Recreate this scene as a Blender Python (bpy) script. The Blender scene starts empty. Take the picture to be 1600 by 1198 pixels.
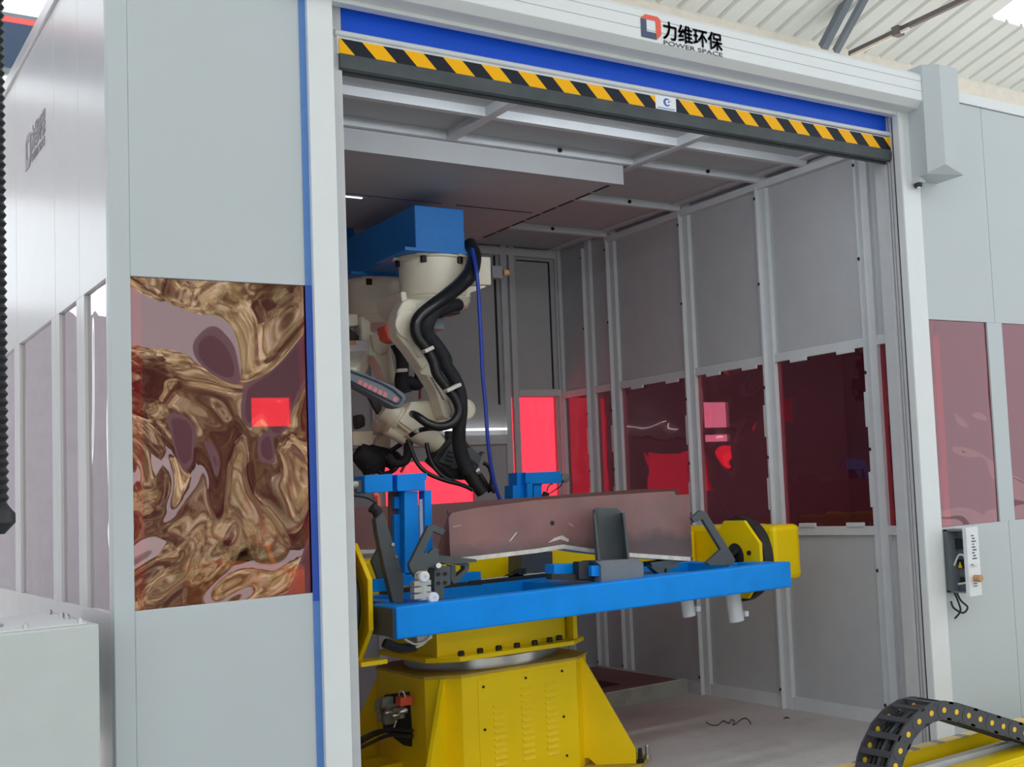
import bpy, bmesh, math, random
from mathutils import Vector, Matrix
random.seed(7)
D = bpy.data; SC = bpy.context.scene; COL = SC.collection
# ------------------------------------------------------------------ camera
FPX, YAW, PIT, ROL, CX, CY = 1926.26764, 7.17437127e-01, 7.68819479e-02, -5.80179823e-02, 1309.56955, 591.192421
CAM = Vector((-1.755, -5.0, 1.56))
FW = Vector((math.sin(YAW)*math.cos(PIT), math.cos(YAW)*math.cos(PIT), math.sin(PIT)))
_r = Vector((math.cos(YAW), -math.sin(YAW), 0)); _u = _r.cross(FW)
RT = math.cos(ROL)*_r + math.sin(ROL)*_u
UP = -math.sin(ROL)*_r + math.cos(ROL)*_u
cam_d = D.cameras.new('camera'); cam = D.objects.new('camera', cam_d); COL.objects.link(cam)
M3 = Matrix((RT, UP, -FW)).transposed()
cam.matrix_world = Matrix.Translation(CAM) @ M3.to_4x4()
cam_d.sensor_fit = 'HORIZONTAL'; cam_d.sensor_width = 36.0; cam_d.lens = 36.0*FPX/1600
cam_d.shift_x = -(CX-800)/1600; cam_d.shift_y = (CY-599)/1600
cam_d.clip_start = 0.05; cam_d.clip_end = 300
SC.camera = cam

def ray(px, py): return RT*((px-CX)/FPX) - UP*((py-CY)/FPX) + FW
def PX(px, py, x): d = ray(px, py); return CAM + d*((x-CAM.x)/d.x)
def PY(px, py, y): d = ray(px, py); return CAM + d*((y-CAM.y)/d.y)
def PZ(px, py, z): d = ray(px, py); return CAM + d*((z-CAM.z)/d.z)

# ------------------------------------------------------------------ materials
def lin(c): return c/12.92 if c <= .04045 else ((c+.055)/1.055)**2.4
def rgb(r, g, b): return (lin(r/255), lin(g/255), lin(b/255), 1)
def nodes(name):
    m = D.materials.new(name); m.use_nodes = True
    nt = m.node_tree; nt.nodes.clear()
    return m, nt, nt.nodes, nt.links
def paint(name, c, rough=.45, metal=0.0, var=.05, scale=9.0, bump=0.0, bscale=60., spec=.5, dirt=None, dirt_amt=.0, dscale=2.5):
    m, nt, N, L = nodes(name)
    o = N.new('ShaderNodeOutputMaterial'); p = N.new('ShaderNodeBsdfPrincipled')
    L.new(p.outputs[0], o.inputs[0])
    p.inputs['Roughness'].default_value = rough; p.inputs['Metallic'].default_value = metal
    p.inputs['Specular IOR Level'].default_value = spec
    tc = N.new('ShaderNodeTexCoord'); nz = N.new('ShaderNodeTexNoise'); nz.inputs['Scale'].default_value = scale
    nz.inputs['Detail'].default_value = 5
    L.new(tc.outputs['Object'], nz.inputs['Vector'])
    mr = N.new('ShaderNodeMapRange'); mr.inputs[1].default_value = .3; mr.inputs[2].default_value = .7
    mr.inputs[3].default_value = 1-var; mr.inputs[4].default_value = 1+var
    L.new(nz.outputs[0], mr.inputs[0])
    mx = N.new('ShaderNodeMix'); mx.data_type = 'RGBA'; mx.blend_type = 'MULTIPLY'; mx.inputs[0].default_value = 1
    mx.inputs[6].default_value = c; L.new(mr.outputs[0], mx.inputs[7])
    out = mx.outputs[2]
    if dirt:
        n2 = N.new('ShaderNodeTexNoise'); n2.inputs['Scale'].default_value = dscale; n2.inputs['Detail'].default_value = 8
        n2.inputs['Roughness'].default_value = .7
        L.new(tc.outputs['Object'], n2.inputs['Vector'])
        r2 = N.new('ShaderNodeMapRange'); r2.inputs[1].default_value = .5; r2.inputs[2].default_value = .75; r2.inputs[4].default_value = dirt_amt
        L.new(n2.outputs[0], r2.inputs[0])
        m2 = N.new('ShaderNodeMix'); m2.data_type = 'RGBA'; L.new(r2.outputs[0], m2.inputs[0])
        L.new(out, m2.inputs[6]); m2.inputs[7].default_value = dirt; out = m2.outputs[2]
    L.new(out, p.inputs['Base Color'])
    if bump:
        bn = N.new('ShaderNodeTexNoise'); bn.inputs['Scale'].default_value = bscale; L.new(tc.outputs['Object'], bn.inputs['Vector'])
        b = N.new('ShaderNodeBump'); b.inputs['Strength'].default_value = bump; b.inputs['Distance'].default_value = .01
        L.new(bn.outputs[0], b.inputs['Height']); L.new(b.outputs[0], p.inputs['Normal'])
    return m
def emit(name, c, s):
    m, nt, N, L = nodes(name); o = N.new('ShaderNodeOutputMaterial'); e = N.new('ShaderNodeEmission')
    e.inputs[0].default_value = c; e.inputs[1].default_value = s; L.new(e.outputs[0], o.inputs[0]); return m
def acrylic(name, tint, amp, scale, seed, f0=.06, gain=1.0, dist=1.5, gcol=(1, 1, 1, 1), dent=None):
    """tinted clear plastic sheet: coloured see-through plus a mirror-like skin that is gently buckled"""
    m, nt, N, L = nodes(name)
    o = N.new('ShaderNodeOutputMaterial'); tr = N.new('ShaderNodeBsdfTransparent'); tr.inputs[0].default_value = tint
    gl = N.new('ShaderNodeBsdfGlossy'); gl.inputs['Roughness'].default_value = .004; gl.inputs[0].default_value = gcol
    tc = N.new('ShaderNodeTexCoord'); mp = N.new('ShaderNodeMapping'); mp.inputs['Location'].default_value = (seed, seed*1.7, seed*.6)
    nz = N.new('ShaderNodeTexNoise'); nz.inputs['Scale'].default_value = scale; nz.inputs['Detail'].default_value = .6
    nz.inputs['Distortion'].default_value = dist
    L.new(tc.outputs['Object'], mp.inputs[0]); L.new(mp.outputs[0], nz.inputs['Vector'])
    b = N.new('ShaderNodeBump'); b.inputs['Strength'].default_value = 1; b.inputs['Distance'].default_value = amp
    hgt = nz.outputs[0]
    if dent:
        c_, k_, a_ = dent
        vd = N.new('ShaderNodeVectorMath'); vd.operation = 'DISTANCE'; vd.inputs[1].default_value = c_; L.new(tc.outputs['Object'], vd.inputs[0])
        m1 = N.new('ShaderNodeMath'); m1.operation = 'MULTIPLY'; m1.inputs[1].default_value = k_; L.new(vd.outputs['Value'], m1.inputs[0])
        m2 = N.new('ShaderNodeMath'); m2.operation = 'COSINE'; L.new(m1.outputs[0], m2.inputs[0])
        m3 = N.new('ShaderNodeMath'); m3.operation = 'MULTIPLY_ADD'; m3.inputs[1].default_value = a_; L.new(m2.outputs[0], m3.inputs[0]); L.new(nz.outputs[0], m3.inputs[2]); hgt = m3.outputs[0]
    L.new(hgt, b.inputs['Height']); L.new(b.outputs[0], gl.inputs['Normal'])
    lw = N.new('ShaderNodeLayerWeight'); lw.inputs[0].default_value = .5
    pw = N.new('ShaderNodeMath'); pw.operation = 'POWER'; pw.inputs[1].default_value = 4.0; L.new(lw.outputs['Facing'], pw.inputs[0])
    ml = N.new('ShaderNodeMath'); ml.operation = 'MULTIPLY_ADD'; ml.inputs[1].default_value = (1-f0)*gain; ml.inputs[2].default_value = f0
    ml.use_clamp = True
    L.new(pw.outputs[0], ml.inputs[0])
    mx = N.new('ShaderNodeMixShader'); L.new(ml.outputs[0], mx.inputs[0]); L.new(tr.outputs[0], mx.inputs[1]); L.new(gl.outputs[0], mx.inputs[2])
    L.new(mx.outputs[0], o.inputs[0]); return m
def stripes(name, ca, cb, period, k, off, duty=.5, rough=.4):
    """diagonal bands: u = x + k*z"""
    m, nt, N, L = nodes(name)
    o = N.new('ShaderNodeOutputMaterial'); p = N.new('ShaderNodeBsdfPrincipled'); p.inputs['Roughness'].default_value = rough; p.inputs['Specular IOR Level'].default_value = .2
    L.new(p.outputs[0], o.inputs[0]); tc = N.new('ShaderNodeTexCoord'); s = N.new('ShaderNodeSeparateXYZ'); L.new(tc.outputs['Object'], s.inputs[0])
    a = N.new('ShaderNodeMath'); a.operation = 'MULTIPLY_ADD'; a.inputs[1].default_value = k; L.new(s.outputs[2], a.inputs[0]); L.new(s.outputs[0], a.inputs[2])
    b = N.new('ShaderNodeMath'); b.operation = 'MULTIPLY_ADD'; b.inputs[1].default_value = 1/period; b.inputs[2].default_value = off; L.new(a.outputs[0], b.inputs[0])
    c = N.new('ShaderNodeMath'); c.operation = 'FRACT'; L.new(b.outputs[0], c.inputs[0])
    d = N.new('ShaderNodeMath'); d.operation = 'LESS_THAN'; d.inputs[1].default_value = duty; L.new(c.outputs[0], d.inputs[0])
    mx = N.new('ShaderNodeMix'); mx.data_type = 'RGBA'; L.new(d.outputs[0], mx.inputs[0]); mx.inputs[6].default_value = ca; mx.inputs[7].default_value = cb
    L.new(mx.outputs[2], p.inputs['Base Color']); return m

MT = {}
MT['facade'] = paint('grey_white_panel', rgb(194, 202, 206), .42, var=.012, scale=3, spec=.4)
MT['side'] = paint('satin_side_panel', rgb(208, 206, 208), .24, var=.02, scale=4, spec=.9)
MT['inner'] = paint('inner_grey_paint', rgb(190, 193, 197), .6, var=.03, scale=6, bump=.05, bscale=120)
MT['frame'] = paint('inner_frame_paint', rgb(214, 218, 222), .5, var=.03)
MT['alu'] = paint('white_aluminium', rgb(228, 232, 234), .35, var=.012)
MT['alu_side'] = paint('pale_aluminium', rgb(200, 202, 206), .4, var=.03)
MT['brush'] = paint('brush_strip', rgb(150, 145, 152), .9, var=.15, scale=90)
MT['gap'] = paint('black_gasket', rgb(38, 40, 46), .7)
MT['film'] = paint('pale_blue_film', rgb(88, 134, 200), .35, var=.04, scale=14)
MT['film2'] = paint('deep_blue_film', rgb(38, 82, 180), .35, var=.05, scale=14)
MT['curtain'] = paint('blue_curtain', rgb(14, 88, 222), .42, var=.05, scale=3, bump=.25, bscale=3, spec=.35)
MT['rail'] = paint('rail_white', rgb(214, 218, 222), .3)
MT['rubber'] = paint('rubber_seal', rgb(74, 80, 84), .6, var=.14, scale=12)
MT['tape'] = stripes('hazard_tape_yellow_black', rgb(30, 36, 46), rgb(255, 186, 0), .176, .93, 0.0)
MT['white'] = paint('white_label', rgb(232, 236, 240), .4)
MT['logo_red'] = paint('logo_red', rgb(238, 92, 72), .5)
MT['logo_navy'] = paint('logo_navy', rgb(70, 82, 112), .5)
MT['logo_ink'] = paint('logo_ink', rgb(66, 66, 80), .5)
MT['logo_ghost'] = paint('logo_ghost', rgb(150, 144, 152), .4)
MT['logo_blue'] = paint('logo_blue', rgb(64, 100, 190), .5)
MT['yellow'] = paint('machine_yellow', rgb(250, 214, 0), .42, spec=.3, var=.04, scale=5, dirt=rgb(214, 178, 20), dirt_amt=.3)
MT['yellow2'] = paint('top_plate_yellow_dusty', rgb(188, 162, 70), .7, var=.1, scale=12)
MT['blue'] = paint('machine_blue', rgb(0, 144, 244), .42, spec=.22, var=.05, scale=8, bump=.05, bscale=80, dirt=rgb(0, 112, 205), dirt_amt=.3)
MT['bluetop'] = paint('beam_blue', rgb(10, 128, 218), .5, var=.05, scale=20)
MT['cream'] = paint('robot_cream', rgb(246, 241, 222), .38, var=.03, scale=6, spec=.5)
MT['black'] = paint('black_plastic', rgb(38, 40, 44), .5, var=.12, scale=20)
MT['sheath'] = paint('woven_black_sheath', rgb(34, 36, 42), .75, var=.2, scale=60, bump=.3, bscale=160)
MT['hose'] = paint('black_hose', rgb(30, 32, 36), .3)
MT['dark'] = paint('dark_grey_steel', rgb(78, 84, 88), .5, var=.08, scale=14, bump=.04)
MT['greypart'] = paint('mid_grey_steel', rgb(118, 124, 130), .5, var=.06)
MT['steel'] = paint('bare_steel', rgb(190, 190, 192), .28, metal=1, var=.08, scale=7)
MT['galv'] = paint('galvanised_steel', rgb(186, 188, 182), .5, metal=.4, var=.08, scale=5, dirt=rgb(120, 118, 112), dirt_amt=.5, dscale=6)
MT['primer'] = paint('red_oxide_primer', rgb(146, 106, 104), .6, var=.12, scale=5, dirt=rgb(120, 104, 104), dirt_amt=.7, dscale=3, bump=.05)
def scorch(m, z0, z1, col):
    nt = m.node_tree; N, L = nt.nodes, nt.links; p = next(n for n in N if n.type == 'BSDF_PRINCIPLED'); src = p.inputs['Base Color'].links[0].from_socket
    tc = N.new('ShaderNodeTexCoord'); sp = N.new('ShaderNodeSeparateXYZ'); L.new(tc.outputs['Object'], sp.inputs[0])
    nz = N.new('ShaderNodeTexNoise'); nz.inputs['Scale'].default_value = 7; nz.inputs['Detail'].default_value = 5; L.new(tc.outputs['Object'], nz.inputs['Vector'])
    ad = N.new('ShaderNodeMath'); ad.operation = 'MULTIPLY_ADD'; ad.inputs[1].default_value = .12; L.new(nz.outputs[0], ad.inputs[0]); L.new(sp.outputs[2], ad.inputs[2])
    mr = N.new('ShaderNodeMapRange'); mr.inputs[1].default_value = z1; mr.inputs[2].default_value = z0; mr.inputs[4].default_value = .8; L.new(ad.outputs[0], mr.inputs[0])
    mx = N.new('ShaderNodeMix'); mx.data_type = 'RGBA'; L.new(mr.outputs[0], mx.inputs[0]); L.new(src, mx.inputs[6]); mx.inputs[7].default_value = col; L.new(mx.outputs[2], p.inputs['Base Color'])
MT['primer_dark'] = paint('red_oxide_primer_dark', rgb(122, 86, 86), .65, var=.1, scale=5, dirt=rgb(92, 74, 74), dirt_amt=.6)
MT['edge'] = paint('ground_steel_edge', rgb(216, 212, 206), .45, metal=.3, var=.15, scale=25)
MT['blacken'] = paint('scorch', rgb(70, 64, 66), .7, var=.2, scale=20)
MT['bolt'] = paint('black_bolt', rgb(30, 30, 32), .4, metal=.3)
MT['floor'] = paint('booth_floor_dusty', rgb(202, 198, 196), .75, var=.05, scale=3, dirt=rgb(160, 152, 146), dirt_amt=.65, dscale=1.3, bump=.05, bscale=40)
MT['ground'] = paint('hall_floor_paint', rgb(176, 178, 178), .35, var=.05, scale=2)
MT['bluecable'] = paint('blue_cable', rgb(40, 70, 185), .4)
MT['redcable'] = paint('red_cable', rgb(150, 40, 44), .45)
MT['whitetie'] = paint('white_cable_tie', rgb(226, 222, 214), .5)
MT['chain'] = paint('chain_plastic', rgb(72, 72, 78), .45, var=.06)
MT['disc'] = paint('chain_yellow_disc', rgb(250, 205, 40), .5)
MT['cabinet'] = paint('cabinet_grey', rgb(200, 206, 206), .4, var=.02, bump=.03, bscale=90)
MT['corr'] = paint('corrugated_sheet', rgb(206, 208, 204), .5, var=.05, scale=1.2, dirt=rgb(216, 205, 190), dirt_amt=.7, dscale=.5)
MT['truss'] = paint('truss_grey', rgb(104, 112, 122), .5)
MT['purlin'] = paint('purlin_brown', rgb(104, 96, 96), .5)
MT['beige'] = paint('beige_band', rgb(222, 214, 202), .6)
MT['navy'] = paint('navy_board', rgb(52, 72, 98), .4)
MT['redband'] = paint('red_band', rgb(240, 90, 90), .5)
MT['forearm_grey'] = paint('forearm_slate', rgb(120, 128, 138), .45)
MT['pink'] = paint('pink_lettering', rgb(226, 140, 146), .5)
MT['wood'] = paint('tan_knob', rgb(205, 156, 112), .5)
MT['bluewall'] = paint('pale_wall', rgb(210, 210, 214), .7)
MT['hallgrey'] = paint('hall_cladding', rgb(188, 184, 190), .6)
MT['reflection_pier'] = paint('reflection_pier_grey', rgb(205, 190, 205), .6)
MT['lamp'] = emit('tube_glow', (1, 1, 1, 1), 1.2)
TINT = (.93, .17, .22, 1)
MT['acr_front'] = acrylic('red_acrylic_buckled', (.84, .38, .46, 1), .013, 1.6, 3.1, f0=.11, gain=1.0, dist=1.6, gcol=(.93, 1, .93, 1), dent=((-.78, 0, 2.0), 6.5, .5))
MT['acr_front2'] = acrylic('red_acrylic_front', (.80, .30, .36, 1), .05, 1.7, 8.4, f0=.10, dist=1.0, gcol=(1, .9, .95, 1))
MT['acr_back'] = acrylic('red_acrylic_back', (.98, .21, .275, 1), .02, 2.0, 1.3, f0=.03)
MT['acr_w1'] = acrylic('red_acrylic_wall', (.74, .34, .42, 1), .010, 1.6, 5.2, f0=.05, gain=1.2)
MT['acr_w2'] = acrylic('red_acrylic_wall_buckled', (.74, .32, .40, 1), .11, 1.1, 2.2, f0=.22, gain=1.2, dist=1.2, gcol=(1, .6, .65, 1))
MT['acr_side'] = acrylic('filmed_side_pane', (.55, .16, .2, 1), .009, 1.3, 6.6, f0=.42, gain=1.0, gcol=(.93, .90, .94, 1))

# ------------------------------------------------------------------ mesh helper
class MB:
    def __init__(s): s.b = bmesh.new()
    def box(s, x0, x1, y0, y1, z0, z1):
        v = [s.b.verts.new(p) for p in ((x0,y0,z0),(x1,y0,z0),(x1,y1,z0),(x0,y1,z0),(x0,y0,z1),(x1,y0,z1),(x1,y1,z1),(x0,y1,z1))]
        for f in ((3,2,1,0),(4,5,6,7),(0,1,5,4),(1,2,6,5),(2,3,7,6),(3,0,4,7)): s.b.faces.new([v[i] for i in f])
        return s
    def prism(s, pts, vec):
        vec = Vector(vec); a = [s.b.verts.new(Vector(p)) for p in pts]; c = [s.b.verts.new(Vector(p)+vec) for p in pts]
        n = len(pts); s.b.faces.new(a); s.b.faces.new(c[::-1])
        for i in range(n): s.b.faces.new((a[i], c[i], c[(i+1) % n], a[(i+1) % n]))
        return s
    def pxp(s, pts, y, t): return s.prism([PY(p[0], p[1], y) for p in pts], (0, t, 0))
    def hull(s, pts):
        vs = [s.b.verts.new(Vector(p)) for p in pts]
        r = bmesh.ops.convex_hull(s.b, input=vs)
        bmesh.ops.delete(s.b, geom=list({g for g in r['geom_interior'] if isinstance(g, bmesh.types.BMVert)}), context='VERTS')
        return s
    def ring(s, c, u, v, r, n): return [s.b.verts.new(c + u*(r*math.cos(2*math.pi*i/n)) + v*(r*math.sin(2*math.pi*i/n))) for i in range(n)]
    def lathe(s, p, d, prof, n=24):
        p = Vector(p); d = Vector(d).normalized()
        u = d.orthogonal().normalized(); v = d.cross(u); prev = None
        for r, h in prof:
            cur = s.ring(p+d*h, u, v, max(r, 1e-4), n)
            if prev:
                for i in range(n): s.b.faces.new((prev[i], prev[(i+1) % n], cur[(i+1) % n], cur[i]))
            else: s.b.faces.new(cur[::-1])
            prev = cur
        s.b.faces.new(prev); return s
    def cyl(s, p0, p1, r, r1=None, n=20):
        p0 = Vector(p0); p1 = Vector(p1); return s.lathe(p0, p1-p0, [(r, 0), (r if r1 is None else r1, (p1-p0).length)], n)
    def tube(s, path, r, n=10, sub=6):
        P = [Vector(p) for p in path]
        if len(P) > 2 and sub > 1:
            Q = []
            for i in range(len(P)-1):
                a = P[max(i-1, 0)]; b = P[i]; c = P[i+1]; d = P[min(i+2, len(P)-1)]
                for k in range(sub):
                    t = k/sub
                    Q.append(.5*((2*b) + (c-a)*t + (2*a-5*b+4*c-d)*t*t + (3*b-a-3*c+d)*t**3))
            Q.append(P[-1]); P = Q
        R = r if isinstance(r, (list, tuple)) else None
        u = None; prev = None
        for i, p in enumerate(P):
            t = (P[min(i+1, len(P)-1)] - P[max(i-1, 0)]).normalized()
            u = t.orthogonal().normalized() if u is None else (u - t*u.dot(t)).normalized()
            v = t.cross(u)
            rr = r
            if R:
                x = i/(len(P)-1)*(len(R)-1); j = min(int(x), len(R)-2); rr = R[j]+(R[j+1]-R[j])*(x-j)
            cur = s.ring(p, u, v, rr, n)
            if prev:
                for k in range(n): s.b.faces.new((prev[k], prev[(k+1) % n], cur[(k+1) % n], cur[k]))
            else: s.b.faces.new(cur[::-1])
            prev = cur
        s.b.faces.new(prev); return s
    def bar(s, p0, p1, w, h, up=(0, 0, 1)):
        p0 = Vector(p0); p1 = Vector(p1); d = (p1-p0).normalized(); up = Vector(up); a = d.cross(up).normalized()*(w/2); b = a.cross(d).normalized()*(h/2)
        return s.prism([p0+a+b, p0-a+b, p0-a-b, p0+a-b], p1-p0)
    def split(s, name, mat, parent=None, smooth=False, bevel=0, label=None):
        """every loose piece becomes an object of its own"""
        seen = set(); out = []
        for f0_ in s.b.faces[:]:
            if f0_ in seen: continue
            st = [f0_]; seen.add(f0_); isl = []
            while st:
                f = st.pop(); isl.append(f)
                for v in f.verts:
                    for g in v.link_faces:
                        if g not in seen: seen.add(g); st.append(g)
            m = MB(); mp = {}
            for f in isl:
                for v in f.verts:
                    if v not in mp: mp[v] = m.b.verts.new(v.co)
                m.b.faces.new([mp[v] for v in f.verts])
            out.append(m.build(name, mat, parent, smooth, bevel, label))
        s.b.free(); return out
    def build(s, name, mat, parent=None, smooth=False, bevel=0, label=None):
        if len(s.b.faces): bmesh.ops.recalc_face_normals(s.b, faces=s.b.faces[:])
        me = D.meshes.new(name); s.b.to_mesh(me); s.b.free()
        if smooth: me.shade_smooth(); me.set_sharp_from_angle(angle=.65)
        o = D.objects.new(name, me); COL.objects.link(o)
        me.materials.append(MT[mat] if isinstance(mat, str) else mat)
        if bevel:
            bv = o.modifiers.new('bevel', 'BEVEL'); bv.width = bevel; bv.segments = 2; bv.limit_method = 'ANGLE'; bv.angle_limit = .6
        if parent: attach(o, parent)
        if label: o['label'] = label
        return o
def attach(o, parent):
    o.parent = parent
    if parent.type == 'EMPTY': o.matrix_parent_inverse = Matrix.Translation(-parent.location)
def thing(name, label, cat, loc=(0, 0, 0), group=None):
    o = D.objects.new(name, None); COL.objects.link(o); o.location = loc; o.empty_display_size = .1
    return tag(o, label, cat, group)
def tag(o, label, cat, group=None):
    o['label'] = label; o['category'] = cat
    if group: o['group'] = group
    return o
def struct(o): o['kind'] = 'structure'; return o
def sroot(name, loc=(0, 0, 0)):
    o = D.objects.new(name, None); COL.objects.link(o); o.location = loc; return struct(o)
def text_mesh(body, size, mat, origin_, xdir, name, parent, bold=0.0, sx=1.0, depth=.001):
    xdir = Vector(xdir).normalized(); up = Vector((0, 0, 1)); nrm = xdir.cross(up)
    cu = D.curves.new(name+'_curve', 'FONT'); cu.body = body; cu.size = size; cu.offset = bold; cu.extrude = depth
    to = D.objects.new(name+'_tmp', cu); COL.objects.link(to)
    bpy.context.view_layer.update()
    me = D.meshes.new_from_object(to.evaluated_get(bpy.context.evaluated_depsgraph_get()))
    D.objects.remove(to); me.name = name
    M = Matrix(((xdir.x*sx, up.x, nrm.x, origin_[0]), (xdir.y*sx, up.y, nrm.y, origin_[1]), (xdir.z*sx, up.z, nrm.z, origin_[2]), (0, 0, 0, 1)))
    me.transform(M); me.materials.clear(); me.materials.append(MT[mat])
    o = D.objects.new(name, me); COL.objects.link(o); attach(o, parent); return o

XW, YB, ZC = 3.45, 4.67, 3.655       # right wall frame face, back wall, ceiling sheet
# ------------------------------------------------------------------ SETTING
struct(MB().box(-30, 30, -40, 30, -.2, 0).build('floor', 'ground'))
struct(MB().box(-.78, 3.5, .12, 4.75, .0, .004).build('floor', 'floor'))
# front wall, left part: panels round the tinted window
b = MB(); WZ0, WZ1 = 1.218, 2.422
b.box(-.83, -.765, 0, .05, 0, 3.83); b.box(-.765, -.12, 0, .05, 0, WZ0); b.box(-.765, -.12, 0, .05, WZ1, 3.83)
wf = struct(b.build('wall_front', 'facade', bevel=.003))
# front wall, right part
b = MB(); wins = [(3.312, 3.83), (3.965, 4.47), (4.62, 5.12)]
xs = 3.30
for a, c in wins:
    b.box(xs, a, 0, .05, WZ0, WZ1); xs = c
b.box(xs, 6.8, 0, .05, WZ0, WZ1)
for a, c in ((3.30, 3.902), (3.905, 4.555), (4.558, 6.8)):
    b.box(a, c, 0, .05, 0, WZ0); b.box(a, c, 0, .05, WZ1, 3.762)
struct(b.build('wall_front', 'facade', bevel=.0015))
b = MB().box(3.30, 6.8, -.012, .06, 3.765, 3.83)
struct(b.build('trim_1', 'alu', bevel=.004))
struct(MB().box(3.9015, 3.9055, .02, .05, 0, 3.762).build('trim_2', 'greypart'))
# tinted panes of the front
def pane(nm, mat, x0, x1, y0, y1, z0, z1):
    r = sroot(nm, ((x0+x1)/2, (y0+y1)/2, z0)); MB().box(x0, x1, y0, y1, z0, z1).build('pane', mat, r); return r
pane('window_1', 'acr_front', -.765, -.12, .012, .016, WZ0, WZ1)
for i, (a, c) in enumerate(wins): pane('window_%d' % (2+i), 'acr_front2', a, c, .012, .016, WZ0, WZ1)
# left outer side wall
sy = [(.051, .565), (.568, 1.105), (1.11, 2.182), (2.188, 3.3), (3.304, 4.75)]
sw = [(.074, .484), (.64, 1.03), (1.215, 2.116), (2.28, 3.2), (3.40, 4.3)]
b = MB()
for (a, c), (p, q) in zip(sy, sw):
    b.box(-.83, -.80, a, c, 0, WZ0); b.box(-.83, -.80, a, c, WZ1, 3.765)
    b.box(-.83, -.80, a, p, WZ0, WZ1); b.box(-.83, -.80, q, c, WZ0, WZ1)
WL = struct(b.build('wall_left', 'side', bevel=.0015))
struct(MB().box(-.842, -.79, .051, 4.75, 3.768, 3.83).build('trim_3', 'side', bevel=.003))
for i, (p, q) in enumerate(sw): pane('window_%d' % (5+i), 'acr_side', -.818, -.814, p, q, WZ0, WZ1)
# inner face of left wall (inside paint and posts)
b = MB()
for (a, c), (p, q) in zip(sy, sw):
    b.box(-.80, -.79, a+.02, c, 0, WZ0); b.box(-.80, -.79, a+.02, c, WZ1, 3.65)
for y in (.055, .565, 1.107, 2.185, 3.302, 4.7): b.box(-.80, -.72, y, y+.05, 0, 3.65)
struct(b.build('wall_left', 'inner'))
# ---- booth inside: right wall
posts = [.66, 1.70, 2.66, 3.74, PX(921, 600, XW).y]
b = MB(); b.box(XW+.03, XW+.07, .06, YB, 0, 1.2); b.box(XW+.03, XW+.07, .06, YB, 2.41, ZC)
struct(b.build('wall_right', 'inner'))
b = MB(); ys = [.10]+posts+[YB]
for y in posts:
    b.box(XW, XW+.07, y-.075, y-.006, 0, ZC); b.box(XW-.015, XW+.071, y+.001, y+.035, .08, 3.58); b.box(XW-.03, XW+.053, y-.005, y, .002, 3.578)
b.box(XW, XW+.07, YB-.07, YB, 0, ZC); b.box(XW+.01, XW+.06, .1, .40, 0, ZC)
b.box(XW+.004, XW+.052, .1, YB-.02, .001, .085); b.box(XW+.006, XW+.052, .1, YB-.02, 1.165, 1.222); b.box(XW+.006, XW+.052, .1, YB-.02, 2.345, 2.405)
b.box(XW-.02, XW+.05, .1, 3.78, 3.56, 3.61)
struct(b.build('trim_4', 'frame', bevel=.003))
bb = MB()
for y in posts:
    for z in (.13, .95, 1.7, 2.18, 2.9, 3.5): bb.lathe((XW-.014, y+.02, z), (-1, 0, 0), [(.011, 0), (.011, .008), (.007, .012)], 8)
struct(bb.build('trim_5', 'bolt'))
wy = [(.12, .585), (.70, 1.62), (1.74, 2.585), (2.70, 3.665), (3.78, posts[4]-.076), (posts[4]+.036, 4.6)]
wm = ['acr_w1', 'acr_w1', 'acr_w2', 'acr_w1', 'acr_w1', 'acr_w1']
for i, (p, q) in enumerate(wy):
    r = pane('window_%d' % (10+i), wm[i], XW+.028, XW+.032, p, q, 1.2, 2.37)
    for f in (.2, .72):
        L = q-p; y = p+L*f
        if L > .6:
            for z0, z1 in ((2.322, 2.35), (1.218, 1.246)): MB().box(XW-.004, XW+.012, y-.085, y+.085, z0, z1).build('clip', 'frame', r, bevel=.004)
    for z in (1.45, 1.95): MB().box(XW-.018, XW-.008, p-.03, p+.012, z-.11, z+.11).build('clip', 'frame', r, bevel=.004)
# ---- back wall
BW = [(PY(602, 745, YB).x, PY(742, 745, YB).x, 1.42, PY(630, 722, YB).z), (PY(800, 700, YB).x, PY(872, 700, YB).x, 1.25, PY(835, 620, YB).z)]
(a0, a1, az0, az1), (c0, c1, cz0, cz1) = BW
d0, d1, dz0, dz1 = PY(393, 640, YB).x, PY(455, 640, YB).x, PY(424, 666, YB).z, PY(424, 621, YB).z
b = MB()
b.box(-.8, d0, YB, YB+.05, 0, ZC); b.box(d0, d1, YB, YB+.05, 0, dz0); b.box(d0, d1, YB, YB+.05, dz1, ZC); b.box(d1, a0, YB, YB+.05, 0, ZC); b.box(a0, a1, YB, YB+.05, 0, az0); b.box(a0, a1, YB, YB+.05, az1, ZC)
b.box(a1, c0, YB, YB+.05, 0, ZC); b.box(c0, c1, YB, YB+.05, 0, cz0); b.box(c0, c1, YB, YB+.05, cz1, ZC); b.box(c1, 3.52, YB, YB+.05, 0, ZC)
struct(b.build('wall_back', 'inner'))
b = MB(); xa = PY(786, 600, YB).x
b.box(xa, xa+.05, YB-.04, YB, 0, ZC); b.box(xa+.075, xa+.125, YB-.04, YB, 0, ZC); b.box(c1+.02, 3.45, YB-.04, YB, 0, ZC)
b.box(1.2, 3.449, YB-.046, YB-.001, 3.575, 3.64); b.box(xa+.126, 3.449, YB-.05, YB, cz1+.005, cz1+.06); b.box(a0-.5, xa, YB-.035, YB, az1+.12, az1+.2)
b.box(a0-.1, a0-.04, YB-.04, YB, 0, ZC); b.box(xa-.9, xa-.86, YB-.03, YB, az1+.2, ZC)
struct(b.build('trim_6', 'frame', bevel=.002))
xr0, xr1 = PY(735, 672, YB).x, PY(788, 672, YB).x; zr = PY(760, 671, YB).z
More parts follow.
